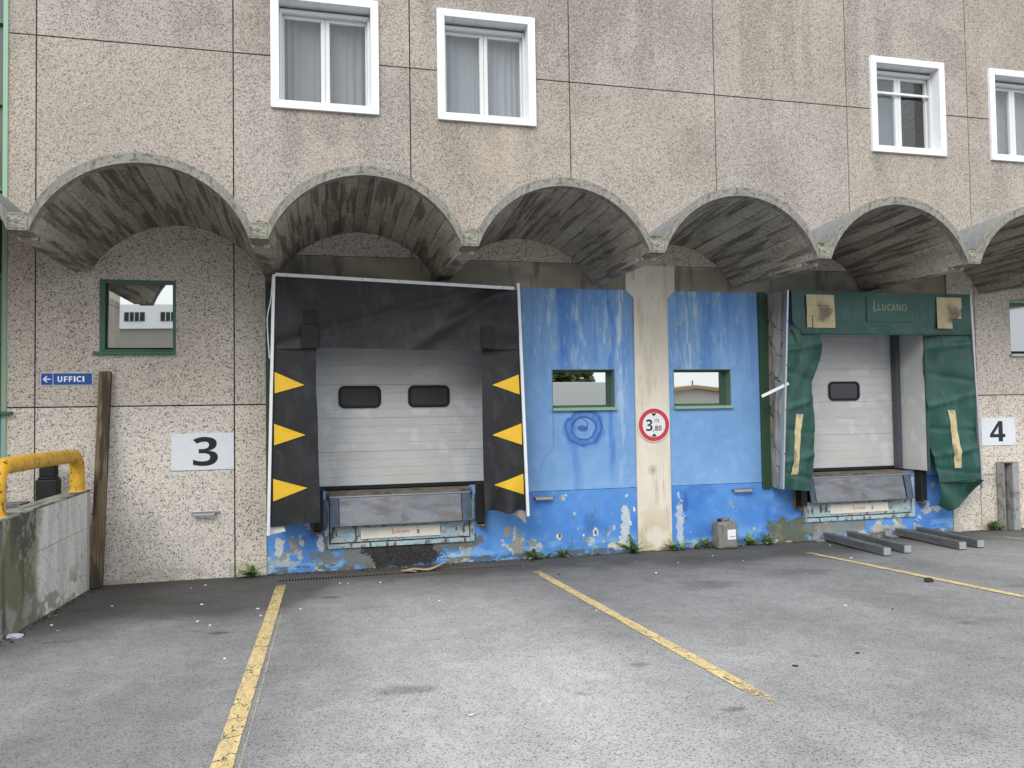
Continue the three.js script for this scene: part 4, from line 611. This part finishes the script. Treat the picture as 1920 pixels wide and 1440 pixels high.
const numberSign = (label, n, x0, x1, y0, y1, pos, size) => {
  const s = thing('bay_number_sign', label, 'sign', [0, 0, 0], 'bay number boards');
  part('sign_plate', plate(x0, x1, y0, y1, 0.004, 0.016), mat({ map: canvasTex(800, 500, (x, w, h) => { x.fillStyle = '#dfe6ec'; x.fillRect(0, 0, w, h); const r = rng(n.charCodeAt(0)); for (let i = 0; i < 60; i++) { x.fillStyle = `rgba(190,196,200,${0.12 * r()})`; x.fillRect(r() * w, r() * h, 60 * r(), 120 * r()); } x.fillStyle = '#17181d'; x.font = `bold ${size}px sans-serif`; x.save(); x.translate(pos[0], pos[1]); x.scale(pos[2], 1); x.fillText(n, 0, 0); x.restore(); }), roughness: 0.45 }), s);
  for (const [x, y] of [[x0 + 0.03, y0 + 0.03], [x1 - 0.03, y0 + 0.03], [x0 + 0.03, y1 - 0.03], [x1 - 0.03, y1 - 0.03]]) { const g = new THREE.CylinderGeometry(0.006, 0.006, 0.004, 8); g.rotateX(Math.PI / 2); g.translate(x, y, 0.018); part('screw', g, M.alu, s); }
};
numberSign('white board with black numeral three near wooden plank', '3', 1.68, 2.493, 1.495, 2.0, [256, 440, 1.22], 540);
numberSign('white board with black numeral four above steel post', '4', 15.05, 15.78, 1.49, 1.98, [190, 430, 1.32], 520);
{
  const s = thing('height_limit_sign', 'round red bordered height limit sign on cream pillar', 'sign', [0, 0, 0]);
  const g = new THREE.CylinderGeometry(0.272, 0.272, 0.012, 48); g.rotateX(Math.PI / 2); g.translate(8.795, 1.985, 0.02);
  wuv(g, 8.795 - 0.272, 1.985 - 0.272, 1 / 0.544, 1 / 0.544);
  part('sign_disc', g, mat({ map: canvasTex(512, 512, (x) => { x.fillStyle = '#e9e4e2'; x.fillRect(0, 0, 512, 512); x.fillStyle = '#c63a40'; x.beginPath(); x.arc(256, 256, 244, 0, 7); x.fill(); x.fillStyle = '#e6e6ea'; x.beginPath(); x.arc(256, 256, 182, 0, 7); x.fill(); x.fillStyle = '#15161a'; x.beginPath(); x.moveTo(212, 82); x.lineTo(300, 82); x.lineTo(256, 132); x.fill(); x.beginPath(); x.moveTo(212, 430); x.lineTo(300, 430); x.lineTo(256, 380); x.fill(); x.font = 'bold 236px sans-serif'; x.fillText('3', 122, 344, 118); x.font = '96px sans-serif'; x.fillText('m', 262, 224, 80); x.font = 'bold 104px sans-serif'; x.fillText(',80', 236, 344, 152); }), roughness: 0.4 }), s);
  part('bracket', bx(8.69, 8.9, 1.97, 2.0, 0.0045, 0.0135), M.alu, s);
}
for (const [x0, x1, y, label] of [[1.94, 2.31, 0.89, 'small galvanised wall handle below the numeral 3 board'], [6.8, 7.16, 0.91, 'small galvanised wall handle beside the black shelter'], [10.14, 10.54, 0.895, 'small galvanised wall handle left of the green shelter']]) {
  const s = thing('wall_handle', label, 'handle', [0, 0, 0], 'handles on the dock wall'), z = x0 > 3 ? -0.018 : 0.004;
  part('back_plate', rbx(x0, x1, y - 0.006, y + 0.03, z, z + 0.012, 0.003), M.steel, s); part('grip', rbx(x0 + 0.02, x1 - 0.06, y - 0.028, y + 0.012, z + 0.05, z + 0.085, 0.008), M.alu, s); part('arm', rbx(x0 + 0.02, x0 + 0.06, y - 0.01, y + 0.014, z + 0.0125, z + 0.0495, 0.003), M.steel, s); part('arm', rbx(x1 - 0.1, x1 - 0.06, y - 0.01, y + 0.014, z + 0.0125, z + 0.0495, 0.003), M.steel, s);
}
for (const [x, y, label] of [[7.22, 0.32, 'left rusty anchor bolt stub in low blue wall'], [7.8, 0.34, 'right rusty anchor bolt stub in low blue wall']]) { const s = thing('anchor_stub', label, 'anchor', [x, y, -0.018]); part('plate', rbx(-0.014, 0.014, -0.03, 0.03, 0.001, 0.008, 0.002), M.black, s); part('bolt', rod([0, 0.012, 0.008], [0, 0.012, 0.03], 0.01), M.rust, s); part('bolt', rod([0, -0.014, 0.008], [0, -0.014, 0.03], 0.01), M.rust, s); }

// ---------------------------------------------------------------- left: ramp wall, landing, rail, post
const rampTex = tex(1024, 512, (u, v, o) => { // u: z 0..5 m, v: y 0..1.5 m. white limewash near the building, black algae and moss away from it
  const z = u * 5, y = v * 1.5, a = fbm(z * 2, y * 2, 4), b = fbm(z * 14, y * 14, 3), run = fbm(z * 5 + 3, y * 0.8, 4);
  const q = 222 + 24 * (a - 0.5) + 16 * (b - 0.5); o[0] = q; o[1] = q + 1; o[2] = q - 3; mixc(o, [170, 170, 164], 0.35 * ss(0.5, 0.7, run));
  const old = ss(1.95, 2.3, z + 0.7 * (fbm(z * 1.8, y * 1.6 + 4, 4) - 0.5)); mixc(o, [140, 138, 128], 0.9 * old); mixc(o, [62, 61, 56], 0.8 * old * ss(0.46, 0.6, run)); mixc(o, [98, 100, 68], 0.7 * old * ss(0.48, 0.62, fbm(z * 3 + 8, y * 1.6, 4))); mixc(o, [170, 168, 158], 0.6 * old * ss(0.58, 0.68, b * 0.5 + a * 0.5));
  if (fbm(z * 30, y * 30, 2) > 0.7) mixc(o, [110, 108, 100], 0.25 + 0.3 * old); mixc(o, [96, 94, 72], 0.45 * ss(0.54, 0.64, fbm(z * 4 + 1, y * 5, 4)) * ss(0.5, 0.15, y - SL * z));
  if (Math.abs(z - 0.33) < 0.12) mixc(o, [150, 148, 140], 0.5);
});
const rampTopTex = tex(512, 128, (u, v, o) => { const z = u * 5, x = v * 0.3, a = fbm(z * 4, x * 8, 4); const q = 150 + 60 * (a - 0.5); o[0] = q; o[1] = q - 1; o[2] = q - 12; mixc(o, [70, 70, 52], 0.7 * ss(0.5, 0.65, fbm(z * 5 + 6, x * 10, 4))); });
{
  const s = thing('ramp_wall', 'stained limewashed concrete ramp wall at left edge', 'wall', [0, 0, 0]), x0 = 0.53, x1 = 0.75, zs = [0.32, 4.2];
  const lay = (y0, y1, xo) => { const g = bx(x0, x1 + xo, y0, y1, zs[0], zs[1]); return wuv(g, 0, 0, 0.2, 1 / 1.5); };
  part('concrete_lift', lay(-0.1, 0.83, 0), mat({ map: rampTex, roughness: 0.9 }), s); part('concrete_lift', lay(0.836, 1.285, 0.004), mat({ map: rampTex, roughness: 0.9 }), s);
  part('lift_joint', bx(x0, x1 - 0.01, 0.83, 0.836, zs[0], zs[1]), M.joint, s);
  const cap = rbx(x0 - 0.01, x1 + 0.008, 1.285, 1.305, zs[0] - 0.004, zs[1], 0.004), P = cap.attributes.position, U = cap.attributes.uv; for (let i = 0; i < P.count; i++) U.setXY(i, P.getZ(i) / 5, P.getX(i) * 3); part('wall_top', cap, mat({ map: rampTopTex, roughness: 0.95 }), s);
}
{
  const s = thing('concrete_landing', 'raised concrete landing behind the ramp wall', 'landing', [0, 0, 0]); part('slab', wuv(bx(-7.5, 0.527, -0.1, 1.12, 0.003, 4.2), 0, 0, 0.25, 0.25), M.concrete, s);
  part('step_edge', wuv(rbx(-2.3, -0.05, 1.121, 1.16, 0.01, 0.35), 0, 0, 0.25, 0.25), M.concrete, s);
}
{
  const s = thing('guard_rail', 'fat yellow tubular guard rail on the ramp wall', 'rail', [0.64, 1.306, 0]); const R = 0.085, rb = 0.2;
  const pts = []; pts.push([0, -0.02, 0.46], [0, 0.1, 0.46]); for (let i = 0; i <= 8; i++) { const a = (i / 8) * Math.PI / 2; pts.push([0, 0.455 - rb + rb * Math.sin(a), 0.46 + rb - rb * Math.cos(a)]); } for (let i = 0; i <= 8; i++) { const a = (i / 8) * Math.PI / 2; pts.push([0, 0.475 - rb + rb * Math.cos(a), 3.02 - rb + rb * Math.sin(a)]); } pts.push([0, 0.1, 3.02], [0, -0.02, 3.02]);
  part('bent_tube', tube(pts, R, 120, 20, true), mat({ map: tex(512, 128, (u, v, o) => { const a = fbm(u * 30, v * 5, 4); o[0] = 226 + 14 * (a - 0.5); o[1] = 174 + 18 * (a - 0.5); o[2] = 48 + 20 * (a - 0.5); mixc(o, [168, 130, 60], 0.4 * ss(0.55, 0.75, fbm(u * 40 + 3, v * 4, 4))); const ch = fbm(u * 90 + 8, v * 10, 4); if (ch > 0.7) mixc(o, [96, 72, 52], 0.8); if (vn(u * 260, v * 24) > 0.95) mixc(o, [120, 100, 70], 0.5); }), roughness: 0.5 }), s); for (const z of [0.46, 3.02]) { const g = new THREE.CylinderGeometry(0.098, 0.102, 0.012, 20); g.translate(0, 0.006, z); part('collar', g, M.yellow, s); }
}
{
  const s = thing('plastic_bin', 'black plastic container with narrower top on landing', 'container', [0.26, 1.12, 0.3]);
  part('body', rbx(-0.125, 0.125, 0, 0.34, -0.1, 0.1, 0.02, 2), M.black, s); part('shoulder', rbx(-0.105, 0.105, 0.342, 0.37, -0.085, 0.085, 0.01), M.black, s); part('neck', rbx(-0.09, 0.095, 0.372, 0.56, -0.075, 0.075, 0.012, 2), M.rubber, s); part('lid', rbx(-0.1, 0.1, 0.562, 0.59, -0.085, 0.085, 0.008), M.rubber, s);
}
const woodTex = tex(128, 1024, (u, v, o) => { const y = v * 2.84, g = fbm(u * 12 + 2 * fbm(y * 0.8, u, 2), y * 0.9, 4), q = 46 * (g - 0.5); o[0] = 112 + q; o[1] = 98 + q; o[2] = 78 + q * 0.85; if (vn(u * 30 + 3 * vn(y, 2), y * 1.6) > 0.7) mixc(o, [72, 58, 44], 0.5); mixc(o, [52, 44, 38], 0.75 * ss(0.52, 0.68, fbm(u * 2 + 5, y * 1.6, 4))); mixc(o, [150, 134, 104], 0.4 * ss(0.6, 0.75, fbm(u * 5 + 9, y * 3, 3))); });
{ const s = thing('wooden_plank', 'tall weathered wooden plank leaning upright against wall end', 'plank', [0.825, 0, 0]); const g = new RoundedBoxGeometry(0.15, 2.84, 0.07, 1, 0.006); wuv(g, -0.075, -1.42, 1 / 0.15, 1 / 2.84); g.translate(0, 1.42, 0); g.rotateZ(-0.016); g.rotateX(-0.085); g.translate(0, 0.012 + gy(0.3), 0.305); part('board', g, mat({ map: woodTex, roughness: 0.9 }), s); }

// ---------------------------------------------------------------- right: wheel guides, steel post, canister
const galvTex = tex(128, 512, (u, v, o) => { const q = 156 + 26 * (fbm(u * 6, v * 24, 4) - 0.5) + 12 * (vn(u * 40, v * 160) - 0.5); o[0] = q; o[1] = q + 2; o[2] = q + 4; mixc(o, [92, 82, 70], 0.45 * ss(0.58, 0.74, fbm(u * 5 + 2, v * 16, 4))); });
M.galv = mat({ map: galvTex, roughness: 0.55, metalness: 0.15 }); M.guide = mat({ map: galvTex, color: '#b4b6b9', roughness: 0.55, metalness: 0.2 });
for (const [bars, label] of [[[[11.47, 1.93, 11.8, 0.09], [11.9, 1.83, 12.25, 0.09]], 'pair of grey steel wheel guides nearest the canister'], [[[12.82, 1.86, 13.2, 0.09], [13.2, 1.8, 13.62, 0.09]], 'pair of grey steel wheel guides below the hanging flap']]) {
  const s = thing('wheel_guide', label, 'wheel guide', [0, 0, 0], 'wheel guides on the ground');
  for (const [xa, za, xb, zb] of bars) {
    const ya = gy(za) + 0.065, yb = gy(zb) + 0.085; part('guide_bar', bar([xa, ya, za], [xb, yb, zb], 0.115, 0.115), M.guide, s);
    const d = new THREE.Vector3(xa - xb, ya - yb, za - zb).normalize().multiplyScalar(0.006); part('end_cap', bar([xa + 0.1 * d.x, ya, za + 0.1 * d.z], [xa + d.x, ya, za + d.z], 0.1, 0.1), M.alu, s);
  }
  const a = bars[0], b = bars[1]; part('base_plate', wuv(rbx(a[2] - 0.2, b[2] + 0.1, gy(0.1) + 0.002, gy(0.1) + 0.02, 0.0, 0.16, 0.003)), M.galv, s); part('back_plate', wuv(rbx(a[2] - 0.2, a[2] - 0.06, 0.02, 0.14, 0.0, 0.014, 0.003)), M.galv, s);
}
{
  const s = thing('steel_post', 'short galvanised steel beam post right of green shelter', 'post', [15.47, 0, 0.14]), w = 0.14, h = 0.1, t = 0.02;
  part('web', wuv(rbx(-w, 0.005, 0, 1.185, -0.06, -0.045, 0.002), 0, 0, 2, 0.5), mat({ map: galvTex, color: '#a08f7e', roughness: 0.8 }), s, 'brown stained web of the post'); part('flange', wuv(rbx(0.005, w, 0, 1.19, -h, h * 0.8, 0.004), 0, 0, 2, 0.5), M.galv, s); part('flange_edge', wuv(rbx(-w - 0.012, -w, 0, 1.19, -h, h * 0.5, 0.003), 0, 0, 2, 0.5), M.galv, s);
  part('rod', rod([-0.6, 0.99, 0.02], [-0.14, 1.0, 0.02], 0.01), M.steel, s); part('top_lip', rbx(-0.15, 0.148, 1.191, 1.2, -0.11, 0.085, 0.002), M.steel, s);
}
{
  const s = thing('plastic_canister', 'grey plastic canister with white label below blue wall', 'canister', [9.885, gy(0.22), 0.2]);
  const pm = mat({ map: tex(64, 128, (u, v, o) => { const q = 132 + 20 * (fbm(u * 4, v * 6, 4) - 0.5); o[0] = q; o[1] = q - 3; o[2] = q - 8; mixc(o, [92, 88, 80], 0.5 * ss(0.5, 0.72, fbm(u * 6 + 3, v * 3, 4))); }), roughness: 0.5 });
  const sh = new THREE.Shape(); const w = 0.172, H = 0.43, r = 0.045; sh.moveTo(-w + r, 0); sh.lineTo(w - r, 0); sh.quadraticCurveTo(w, 0, w, r); sh.lineTo(w, H - 0.06); sh.quadraticCurveTo(w, H, w - 0.07, H); sh.lineTo(-w + 0.05, H); sh.quadraticCurveTo(-w, H, -w, H - 0.04); sh.lineTo(-w, r); sh.quadraticCurveTo(-w, 0, -w + r, 0);
  const g = new THREE.ExtrudeGeometry(sh, { depth: 0.15, bevelEnabled: true, bevelSize: 0.045, bevelThickness: 0.05, bevelOffset: -0.045, bevelSegments: 4, curveSegments: 6 }); g.translate(0, 0.002, -0.075); part('body', wuv(g, -0.17, 0, 3, 2.3), pm, s);
  part('handle', merge([rbx(-0.05, 0.09, 0.465, 0.49, -0.022, 0.022, 0.008, 2), rbx(-0.055, -0.025, 0.42, 0.475, -0.02, 0.02, 0.006), rbx(0.07, 0.1, 0.42, 0.475, -0.02, 0.02, 0.006)]), pm, s);
  const cg = new THREE.CylinderGeometry(0.032, 0.034, 0.05, 20); cg.translate(-0.115, 0.452, 0.05); part('cap', cg, M.black, s);
  part('raised_panel', rbx(-0.12, 0.12, 0.05, 0.37, 0.123, 0.129, 0.002), pm, s);
  part('paper_label', plate(-0.02, 0.125, 0.155, 0.31, 0.1292, 0.1312, 0.0006), mat({ map: canvasTex(128, 140, (x, a, b) => { x.fillStyle = '#e6eaf0'; x.fillRect(0, 0, a, b); x.fillStyle = '#23262e'; for (const i of [0, 1, 2]) { x.beginPath(); x.arc(52 + i * 24, 100, 8, 0, 7); x.fill(); } x.fillRect(20, 97, 12, 4); }), roughness: 0.6 }), s);
}
// ---------------------------------------------------------------- drain
{
  const s = thing('drain_grate', 'long rusty slotted drain grate in front of bay three', 'drain grate', [0, 0, 0]), [x0, x1, z0, z1] = GR, yy = (z) => gy(z);
  const dark = mat({ color: '#141210', roughness: 1 });
  part('trench', merge([bx(x0 - 0.02, x1 + 0.02, -0.25, -0.2, z0 - 0.02, z1 + 0.02), bx(x0 - 0.02, x0 - 0.001, -0.2, yy(z0) - 0.012, z0, z1), bx(x1 + 0.001, x1 + 0.02, -0.2, yy(z0) - 0.012, z0, z1), bx(x0, x1, -0.2, yy(z0) - 0.012, z0 - 0.02, z0 - 0.001), bx(x0, x1, -0.2, yy(z1) - 0.012, z1 + 0.001, z1 + 0.02)]), dark, s);
  const rm = mat({ map: tex(128, 128, (u, v, o) => { const q = 30 * (fbm(u * 6, v * 6, 4) - 0.5); o[0] = 98 + q; o[1] = 91 + q; o[2] = 85 + q; mixc(o, [92, 72, 58], 0.5 * ss(0.5, 0.7, fbm(u * 9 + 4, v * 9, 3))); }), roughness: 0.8 });
  for (const [a, b] of [[z0 + 0.004, z0 + 0.034], [z1 - 0.034, z1 - 0.004]]) part('edge_rail', bar([x0 + 0.003, yy((a + b) / 2) - 0.012, (a + b) / 2], [x1 - 0.003, yy((a + b) / 2) - 0.012, (a + b) / 2], 0.03, 0.026), rm, s);
  const n = 84, p = (x1 - x0 - 0.03) / n, g = bar([0, yy(z0 + 0.034) - 0.012, z0 + 0.0345], [0, yy(z1 - 0.034) - 0.012, z1 - 0.0345], 0.0135, 0.024);
  for (let i = 0; i < n; i++) { const m = part('grate_bar', g, rm, s); m.position.x = x0 + 0.015 + (i + 0.5) * p; }
}
// ---------------------------------------------------------------- weeds, litter
const leafGeo = [0, 1, 2].map((k) => { const L = 0.16 + 0.05 * k, pos = [], idx = [], n = 6; for (let i = 0; i <= n; i++) { const t = i / n, w = 0.026 * Math.sin(Math.PI * (0.08 + 0.92 * t) ** 0.8) * (i % 2 ? 1.25 : 0.85) + 0.002, y = 0.06 * Math.sin(t * 2.2) * (1.1 - 0.5 * k * t), z = L * t; pos.push(-w, y + 0.006, z, 0, y, z, w, y + 0.006, z); if (i < n) { const a = i * 3; idx.push(a, a + 3, a + 1, a + 1, a + 3, a + 4, a + 1, a + 4, a + 2, a + 2, a + 4, a + 5); } } const g = new THREE.BufferGeometry(); g.setAttribute('position', new THREE.Float32BufferAttribute(pos, 3)); g.setIndex(idx); g.computeVertexNormals(); return g; });
const leafMats = ['#73964a', '#5c8040', '#86a35a', '#4d6e38', '#94a468'].map((c) => new THREE.MeshPhysicalMaterial({ color: c, roughness: 0.8, transmission: 0.2, thickness: 0, side: THREE.DoubleSide }));
function weed(label, x, z, sz, n, seed) {
  const s = thing('weed', label, 'plant', [x, gy(z) + 0.002, z], 'weeds at the foot of the wall'), r = rng(seed);
  n = Math.round(n * 1.5);
  for (let i = 0; i < n; i++) { const m = part('leaf', leafGeo[Math.floor(r() * 3)], leafMats[Math.floor(r() * 5)], s); m.rotation.order = 'YXZ'; let a = (i / n) * Math.PI * 2 + r() * 0.6; if (Math.cos(a) < 0) a += Math.cos(a) * -0.6; m.rotation.set(-(0.1 + 1.0 * r() * (i % 3 ? 1 : 0.5)), a, 0.3 * (r() - 0.5)); const q = sz * (0.5 + 0.65 * r()); m.scale.set(q * 1.25, q, q); }
}
weed('leafy weed between numeral 3 board and drain', 2.74, 0.17, 1.0, 18, 1); weed('spiky weed at right end of the drain', 6.76, 0.12, 1.0, 20, 2); weed('low weed just right of the spiky weed by drain', 7.24, 0.1, 0.8, 18, 3); weed('weed at left foot of cream pillar', 8.38, 0.1, 1.1, 20, 4); weed('weed at right foot of cream pillar', 9.05, 0.1, 0.8, 16, 5); weed('second weed just right of cream pillar', 9.2, 0.08, 0.6, 12, 6); weed('weed immediately left of grey canister', 9.62, 0.08, 0.8, 16, 7); weed('first weed right of grey canister', 10.42, 0.08, 0.9, 16, 8); weed('second weed right of grey canister', 10.72, 0.1, 0.9, 18, 9); weed('weed beside galvanised steel post', 15.2, 0.1, 1.0, 18, 10); weed('tiny weed midway between pillar and canister', 9.45, 0.07, 0.5, 9, 11); weed('tiny sprout between the two low weeds by drain', 7.0, 0.08, 0.5, 8, 12);
const dryMat = mat({ color: '#7a6f58', roughness: 0.9 });
for (const [x, z, pts, label] of [[7.5, 0.1, [[0, 0, 0], [0.1, 0.28, 0], [0.19, 0.52, -0.03], [0.27, 0.72, -0.04]], 'tall dry stalk leaning against blue wall'], [7.92, 0.08, [[0, 0, 0], [0.01, 0.2, 0], [0.02, 0.42, -0.02]], 'short upright dry stalk right of the leaning one'], [7.38, 0.08, [[0, 0, 0], [-0.01, 0.15, 0], [0, 0.3, -0.02]], 'thin short dry stalk left of the leaning one']]) {
  const s = thing('dry_stalk', label, 'plant', [x, gy(z), z]); part('stem', tube(pts, 0.005, 20, 5, true), dryMat, s); const e = pts[pts.length - 1]; for (let i = 0; i < 4; i++) part('twig', tube([[e[0] - 0.02 * i, e[1] - 0.05 * i, e[2]], [e[0] - 0.02 * i + (i % 2 ? 0.05 : -0.03), e[1] - 0.05 * i + 0.03, e[2] + 0.02]], 0.003, 2, 4), dryMat, s);
}
{ const s = thing('cardboard_scrap', 'torn beige cardboard strip lying across the drain', 'litter', [5.05, gy(0.55), 0.55]), m = mat({ color: '#b9a98c' }); part('strip', sheet(14, 3, (u, v) => [-0.28 + 0.62 * u, 0.012 + 0.05 * u * u + 0.02 * Math.sin(u * 8), lerp(-0.04, 0.05, v) * (0.35 + Math.sin(Math.PI * (0.15 + 0.85 * u))) - 0.1 * u], 0.004), m, s); part('torn_end', sheet(6, 2, (u, v) => [-0.1 - 0.22 * u, 0.014 + 0.035 * u, lerp(0.03, 0.08, v) + 0.03 * u], 0.003), m, s); }
{ const s = thing('paper_wad', 'crumpled white paper at foot of ramp wall', 'litter', [0.84, gy(3.1) + 0.02, 3.1]); const g = new THREE.IcosahedronGeometry(0.05, 2), P = g.attributes.position; for (let i = 0; i < P.count; i++) { const f = 0.6 + 0.7 * vn(P.getX(i) * 60 + 20, P.getY(i) * 60 + P.getZ(i) * 50 + 20); P.setXYZ(i, P.getX(i) * f * 1.5, P.getY(i) * f * 0.5, P.getZ(i) * f); } g.computeVertexNormals(); part('paper', g, mat({ color: '#d8dde6' }), s); }
{ const s = thing('dark_stone', 'black stone beside the right yellow bay line', 'stone', [10.5, gy(3.8), 3.8]); const g = new THREE.IcosahedronGeometry(0.042, 2), P = g.attributes.position; for (let i = 0; i < P.count; i++) { const f = 0.8 + 0.4 * vn(P.getX(i) * 30 + 20, P.getY(i) * 30 + P.getZ(i) * 25 + 20); P.setXYZ(i, P.getX(i) * f * 1.3, P.getY(i) * f * 0.7 + 0.02, P.getZ(i) * f); } g.computeVertexNormals(); part('rock', g, mat({ color: '#26272b' }), s); }
const scrapGeo = [1, 2, 3].map((k) => { const g = new THREE.IcosahedronGeometry(0.018, 1), P = g.attributes.position; for (let i = 0; i < P.count; i++) { const f = 0.55 + 0.9 * vn(P.getX(i) * 120 + 20 * k, P.getZ(i) * 120 + P.getY(i) * 90 + 30); P.setXYZ(i, P.getX(i) * f * 1.5, P.getY(i) * f * 0.5 + 0.004, P.getZ(i) * f); } g.computeVertexNormals(); return g; });
const scrapMats = [mat({ color: '#e4e4e0' }), mat({ color: '#cfcabd' })], bitMat = mat({ color: '#2b2b2d' });
{
  const r = rng(42), pts = [[2.35, 2.0], [3.06, 2.9], [2.45, 2.95], [3.45, 2.7], [1.35, 1.7], [2.6, 3.2], [3.9, 1.15], [4.0, 1.2], [4.4, 1.3], [2.2, 0.6], [2.05, 0.75], [8.05, 1.0], [8.55, 1.3], [9.3, 0.9], [9.45, 1.5], [7.9, 2.0], [10.9, 1.9], [4.85, 2.7], [4.95, 2.8], [4.6, 6.6], [8.8, 4.6], [6.4, 3.9], [1.0, 2.6], [1.15, 2.9], [2.9, 4.6], [3.0, 2.5], [11.5, 0.6], [12.4, 0.45]];
  pts.forEach(([x, z], i) => { const s = thing('paper_scrap', 'tiny pale scrap of litter lying on the asphalt', 'litter', [x, gy(z) + 0.003, z], 'pale litter scraps'), m = part('scrap', scrapGeo[i % 3], scrapMats[i % 2], s); m.rotation.y = r() * 6; m.scale.setScalar(0.4 + 0.5 * r()); });
  [[7.1, 6.3], [7.75, 6.15], [9.1, 4.9], [6.7, 1.6]].forEach(([x, z], i) => { const s = thing('dark_pebble', 'tiny dark pebble lying on the pale asphalt', 'stone', [x, gy(z) + 0.003, z], 'dark pebbles'), m = part('pebble', scrapGeo[(i + 1) % 3], bitMat, s); m.rotation.y = r() * 6; m.scale.setScalar(0.5 + 0.5 * r()); });
}
{ // crumbs of soil and dry leaf gathered along the foot of the wall and of the ramp
  const g = new THREE.PlaneGeometry(0.03, 0.018, 2, 1), P = g.attributes.position; for (let i = 0; i < P.count; i++) P.setZ(i, 0.006 * Math.cos(P.getX(i) * 90)); g.rotateX(-Math.PI / 2); g.computeVertexNormals();
  const N = 1500, im = new THREE.InstancedMesh(g, mat({ color: '#ffffff', side: THREE.DoubleSide, roughness: 1 }), N), r = rng(808), d = new THREE.Object3D(), c = new THREE.Color(), cols = ['#4a4034', '#6a5a44', '#3a342c', '#8a7a5c', '#5a5a3c'];
  for (let i = 0; i < N; i++) {
    let x, z; if (i < N * 0.85) { x = 2.9 + 12.6 * r(); z = 0.01 + 0.16 * r() ** 2.2 * (0.3 + 1.4 * vn(x * 2.1, 5)); if (x > 2.9 && x < 6.6) z += 0.05 * r(); } else { x = 0.77 + 0.14 * r() ** 2; z = 0.45 + 3.4 * r(); }
    d.position.set(x, gy(z) + 0.008, z); d.rotation.set((r() - 0.5) * 0.9, r() * 6, (r() - 0.5) * 0.9); d.scale.setScalar(0.35 + 0.9 * r()); d.updateMatrix(); im.setMatrixAt(i, d.matrix); im.setColorAt(i, c.set(cols[Math.floor(r() * 5)]));
  }
  im.name = 'soil_crumbs'; im.userData = { kind: 'stuff', label: 'brown soil crumbs and dry leaf bits along wall foot', category: 'debris' }; scene.add(im);
}
// ---------------------------------------------------------------- across the yard: what the panes mirror
{
  const s = thing('opposite_annex', 'pebble-dashed annex across the yard', 'building', [0, 0, 0]), t = aggregateTexture(40, 3, 5, 5, 100, 5), m = mat({ map: t, roughness: 1 });
  for (let i = 0; i < 4; i++) for (let j = 0; j < 3; j++) part('concrete_panel', wuv(bx(-10.5, -10.2, 0.5 + 4.6 * j, 0.5 + 4.6 * (j + 1) - 0.03, 15 + 3.75 * i, 15 + 3.75 * (i + 1) - 0.03), 0, 0, 0.2, 0.2), m, s);
  part('body', wuv(bx(-23.6, -10.51, 0.4, 14.2, 15, 30), 0, 0, 0.2, 0.2), m, s);
}
{
  const s = thing('white_office', 'white office building across the yard', 'building', [0, 0, 0]); part('lower_wall', bx(-40, 6, 1, 13.85, 60, 72), mat({ color: '#9a978c' }), s); part('upper_wall', bx(-40, 6.2, 13.85, 16, 59.7, 72.2), mat({ color: '#e6e8ea' }), s);
  for (let i = 0; i < 8; i++) { const x = -20.9 - 3.05 * 4 + i * 3.05; part('window', bx(x, x + 1.7, 14.5, 15.3, 59.62, 59.69), M.black, s); for (let q = 1; q < 4; q++) part('glazing_bar', bx(x + q * 0.42, x + q * 0.42 + 0.05, 14.5, 15.3, 59.57, 59.615), M.whiteAlu, s); }
}
{
  const s = thing('gabled_shed', 'low shed with tan gabled roof across the yard', 'building', [0, 0, 0]); part('wall', prism([[20.5, 1], [29.5, 1], [29.5, 2.75], [24.8, 3.3], [20.5, 2.75]], 30, 40), mat({ color: '#cfcdc6' }), s); part('roof', merge([prism([[20, 2.72], [24.8, 3.32], [24.8, 3.52], [20, 2.95]], 29.6, 40.4), prism([[24.8, 3.32], [30, 2.72], [30, 2.95], [24.8, 3.52]], 29.6, 40.4)]), mat({ color: '#b39a78' }), s); part('ridge_vent', rod([24.8, 3.52, 30], [24.8, 3.8, 30], 0.05), M.steel, s);
}
{ const s = thing('box_trailer', 'white box trailer parked across the yard', 'trailer', [0, 0, 0]); part('box', rbx(11, 19.4, 1.9, 3.75, 30, 32.5, 0.05), mat({ color: '#d7d9d8', roughness: 0.5 }), s); part('chassis', bx(11.2, 19.2, 1.6, 1.88, 30.3, 32.2), M.black, s); for (const x of [12, 13.3, 17.6]) for (const z of [30.2, 32.1]) { const g = new THREE.CylinderGeometry(0.45, 0.45, 0.3, 20); g.rotateX(Math.PI / 2); g.translate(x, gy(30) + 0.45, z); part('wheel', g, M.rubber, s); } }
{
  const lg = new THREE.PlaneGeometry(0.5, 0.35);
  [[8, 44, 1], [13, 46, 2], [17.5, 44, 3], [22, 47, 4]].forEach(([x, z, k]) => {
    const s = thing('yard_tree', ['first', 'second', 'third', 'fourth'][k - 1] + ' broad tree from the left across the yard', 'tree', [x, 1.2, z], 'trees across the yard'), r = rng(60 + k), gs = [];
    part('trunk', new THREE.CylinderGeometry(0.12, 0.22, 3, 8).translate(0, 1.5, 0), mat({ color: '#5a4a3a' }), s);
    for (let i = 0; i < 900; i++) { const a = r() * 6.28, q = Math.cbrt(r()), h = r() * 2 - 1, rr = Math.sqrt(1 - h * h) * q; const g = lg.clone(); g.rotateX(r() * 6); g.rotateY(r() * 6); g.translate(rr * Math.cos(a) * 2.6, 3.4 + h * q * 2.0, rr * Math.sin(a) * 2.2); gs.push(g); }
    part('crown', merge(gs), mat({ color: k % 2 ? '#6f7a4c' : '#5c6a40', side: THREE.DoubleSide }), s);
  });
}
scene.traverse((o) => { if (o.isMesh) { o.castShadow = true; o.receiveShadow = true; } });
renderer.render(scene, camera);
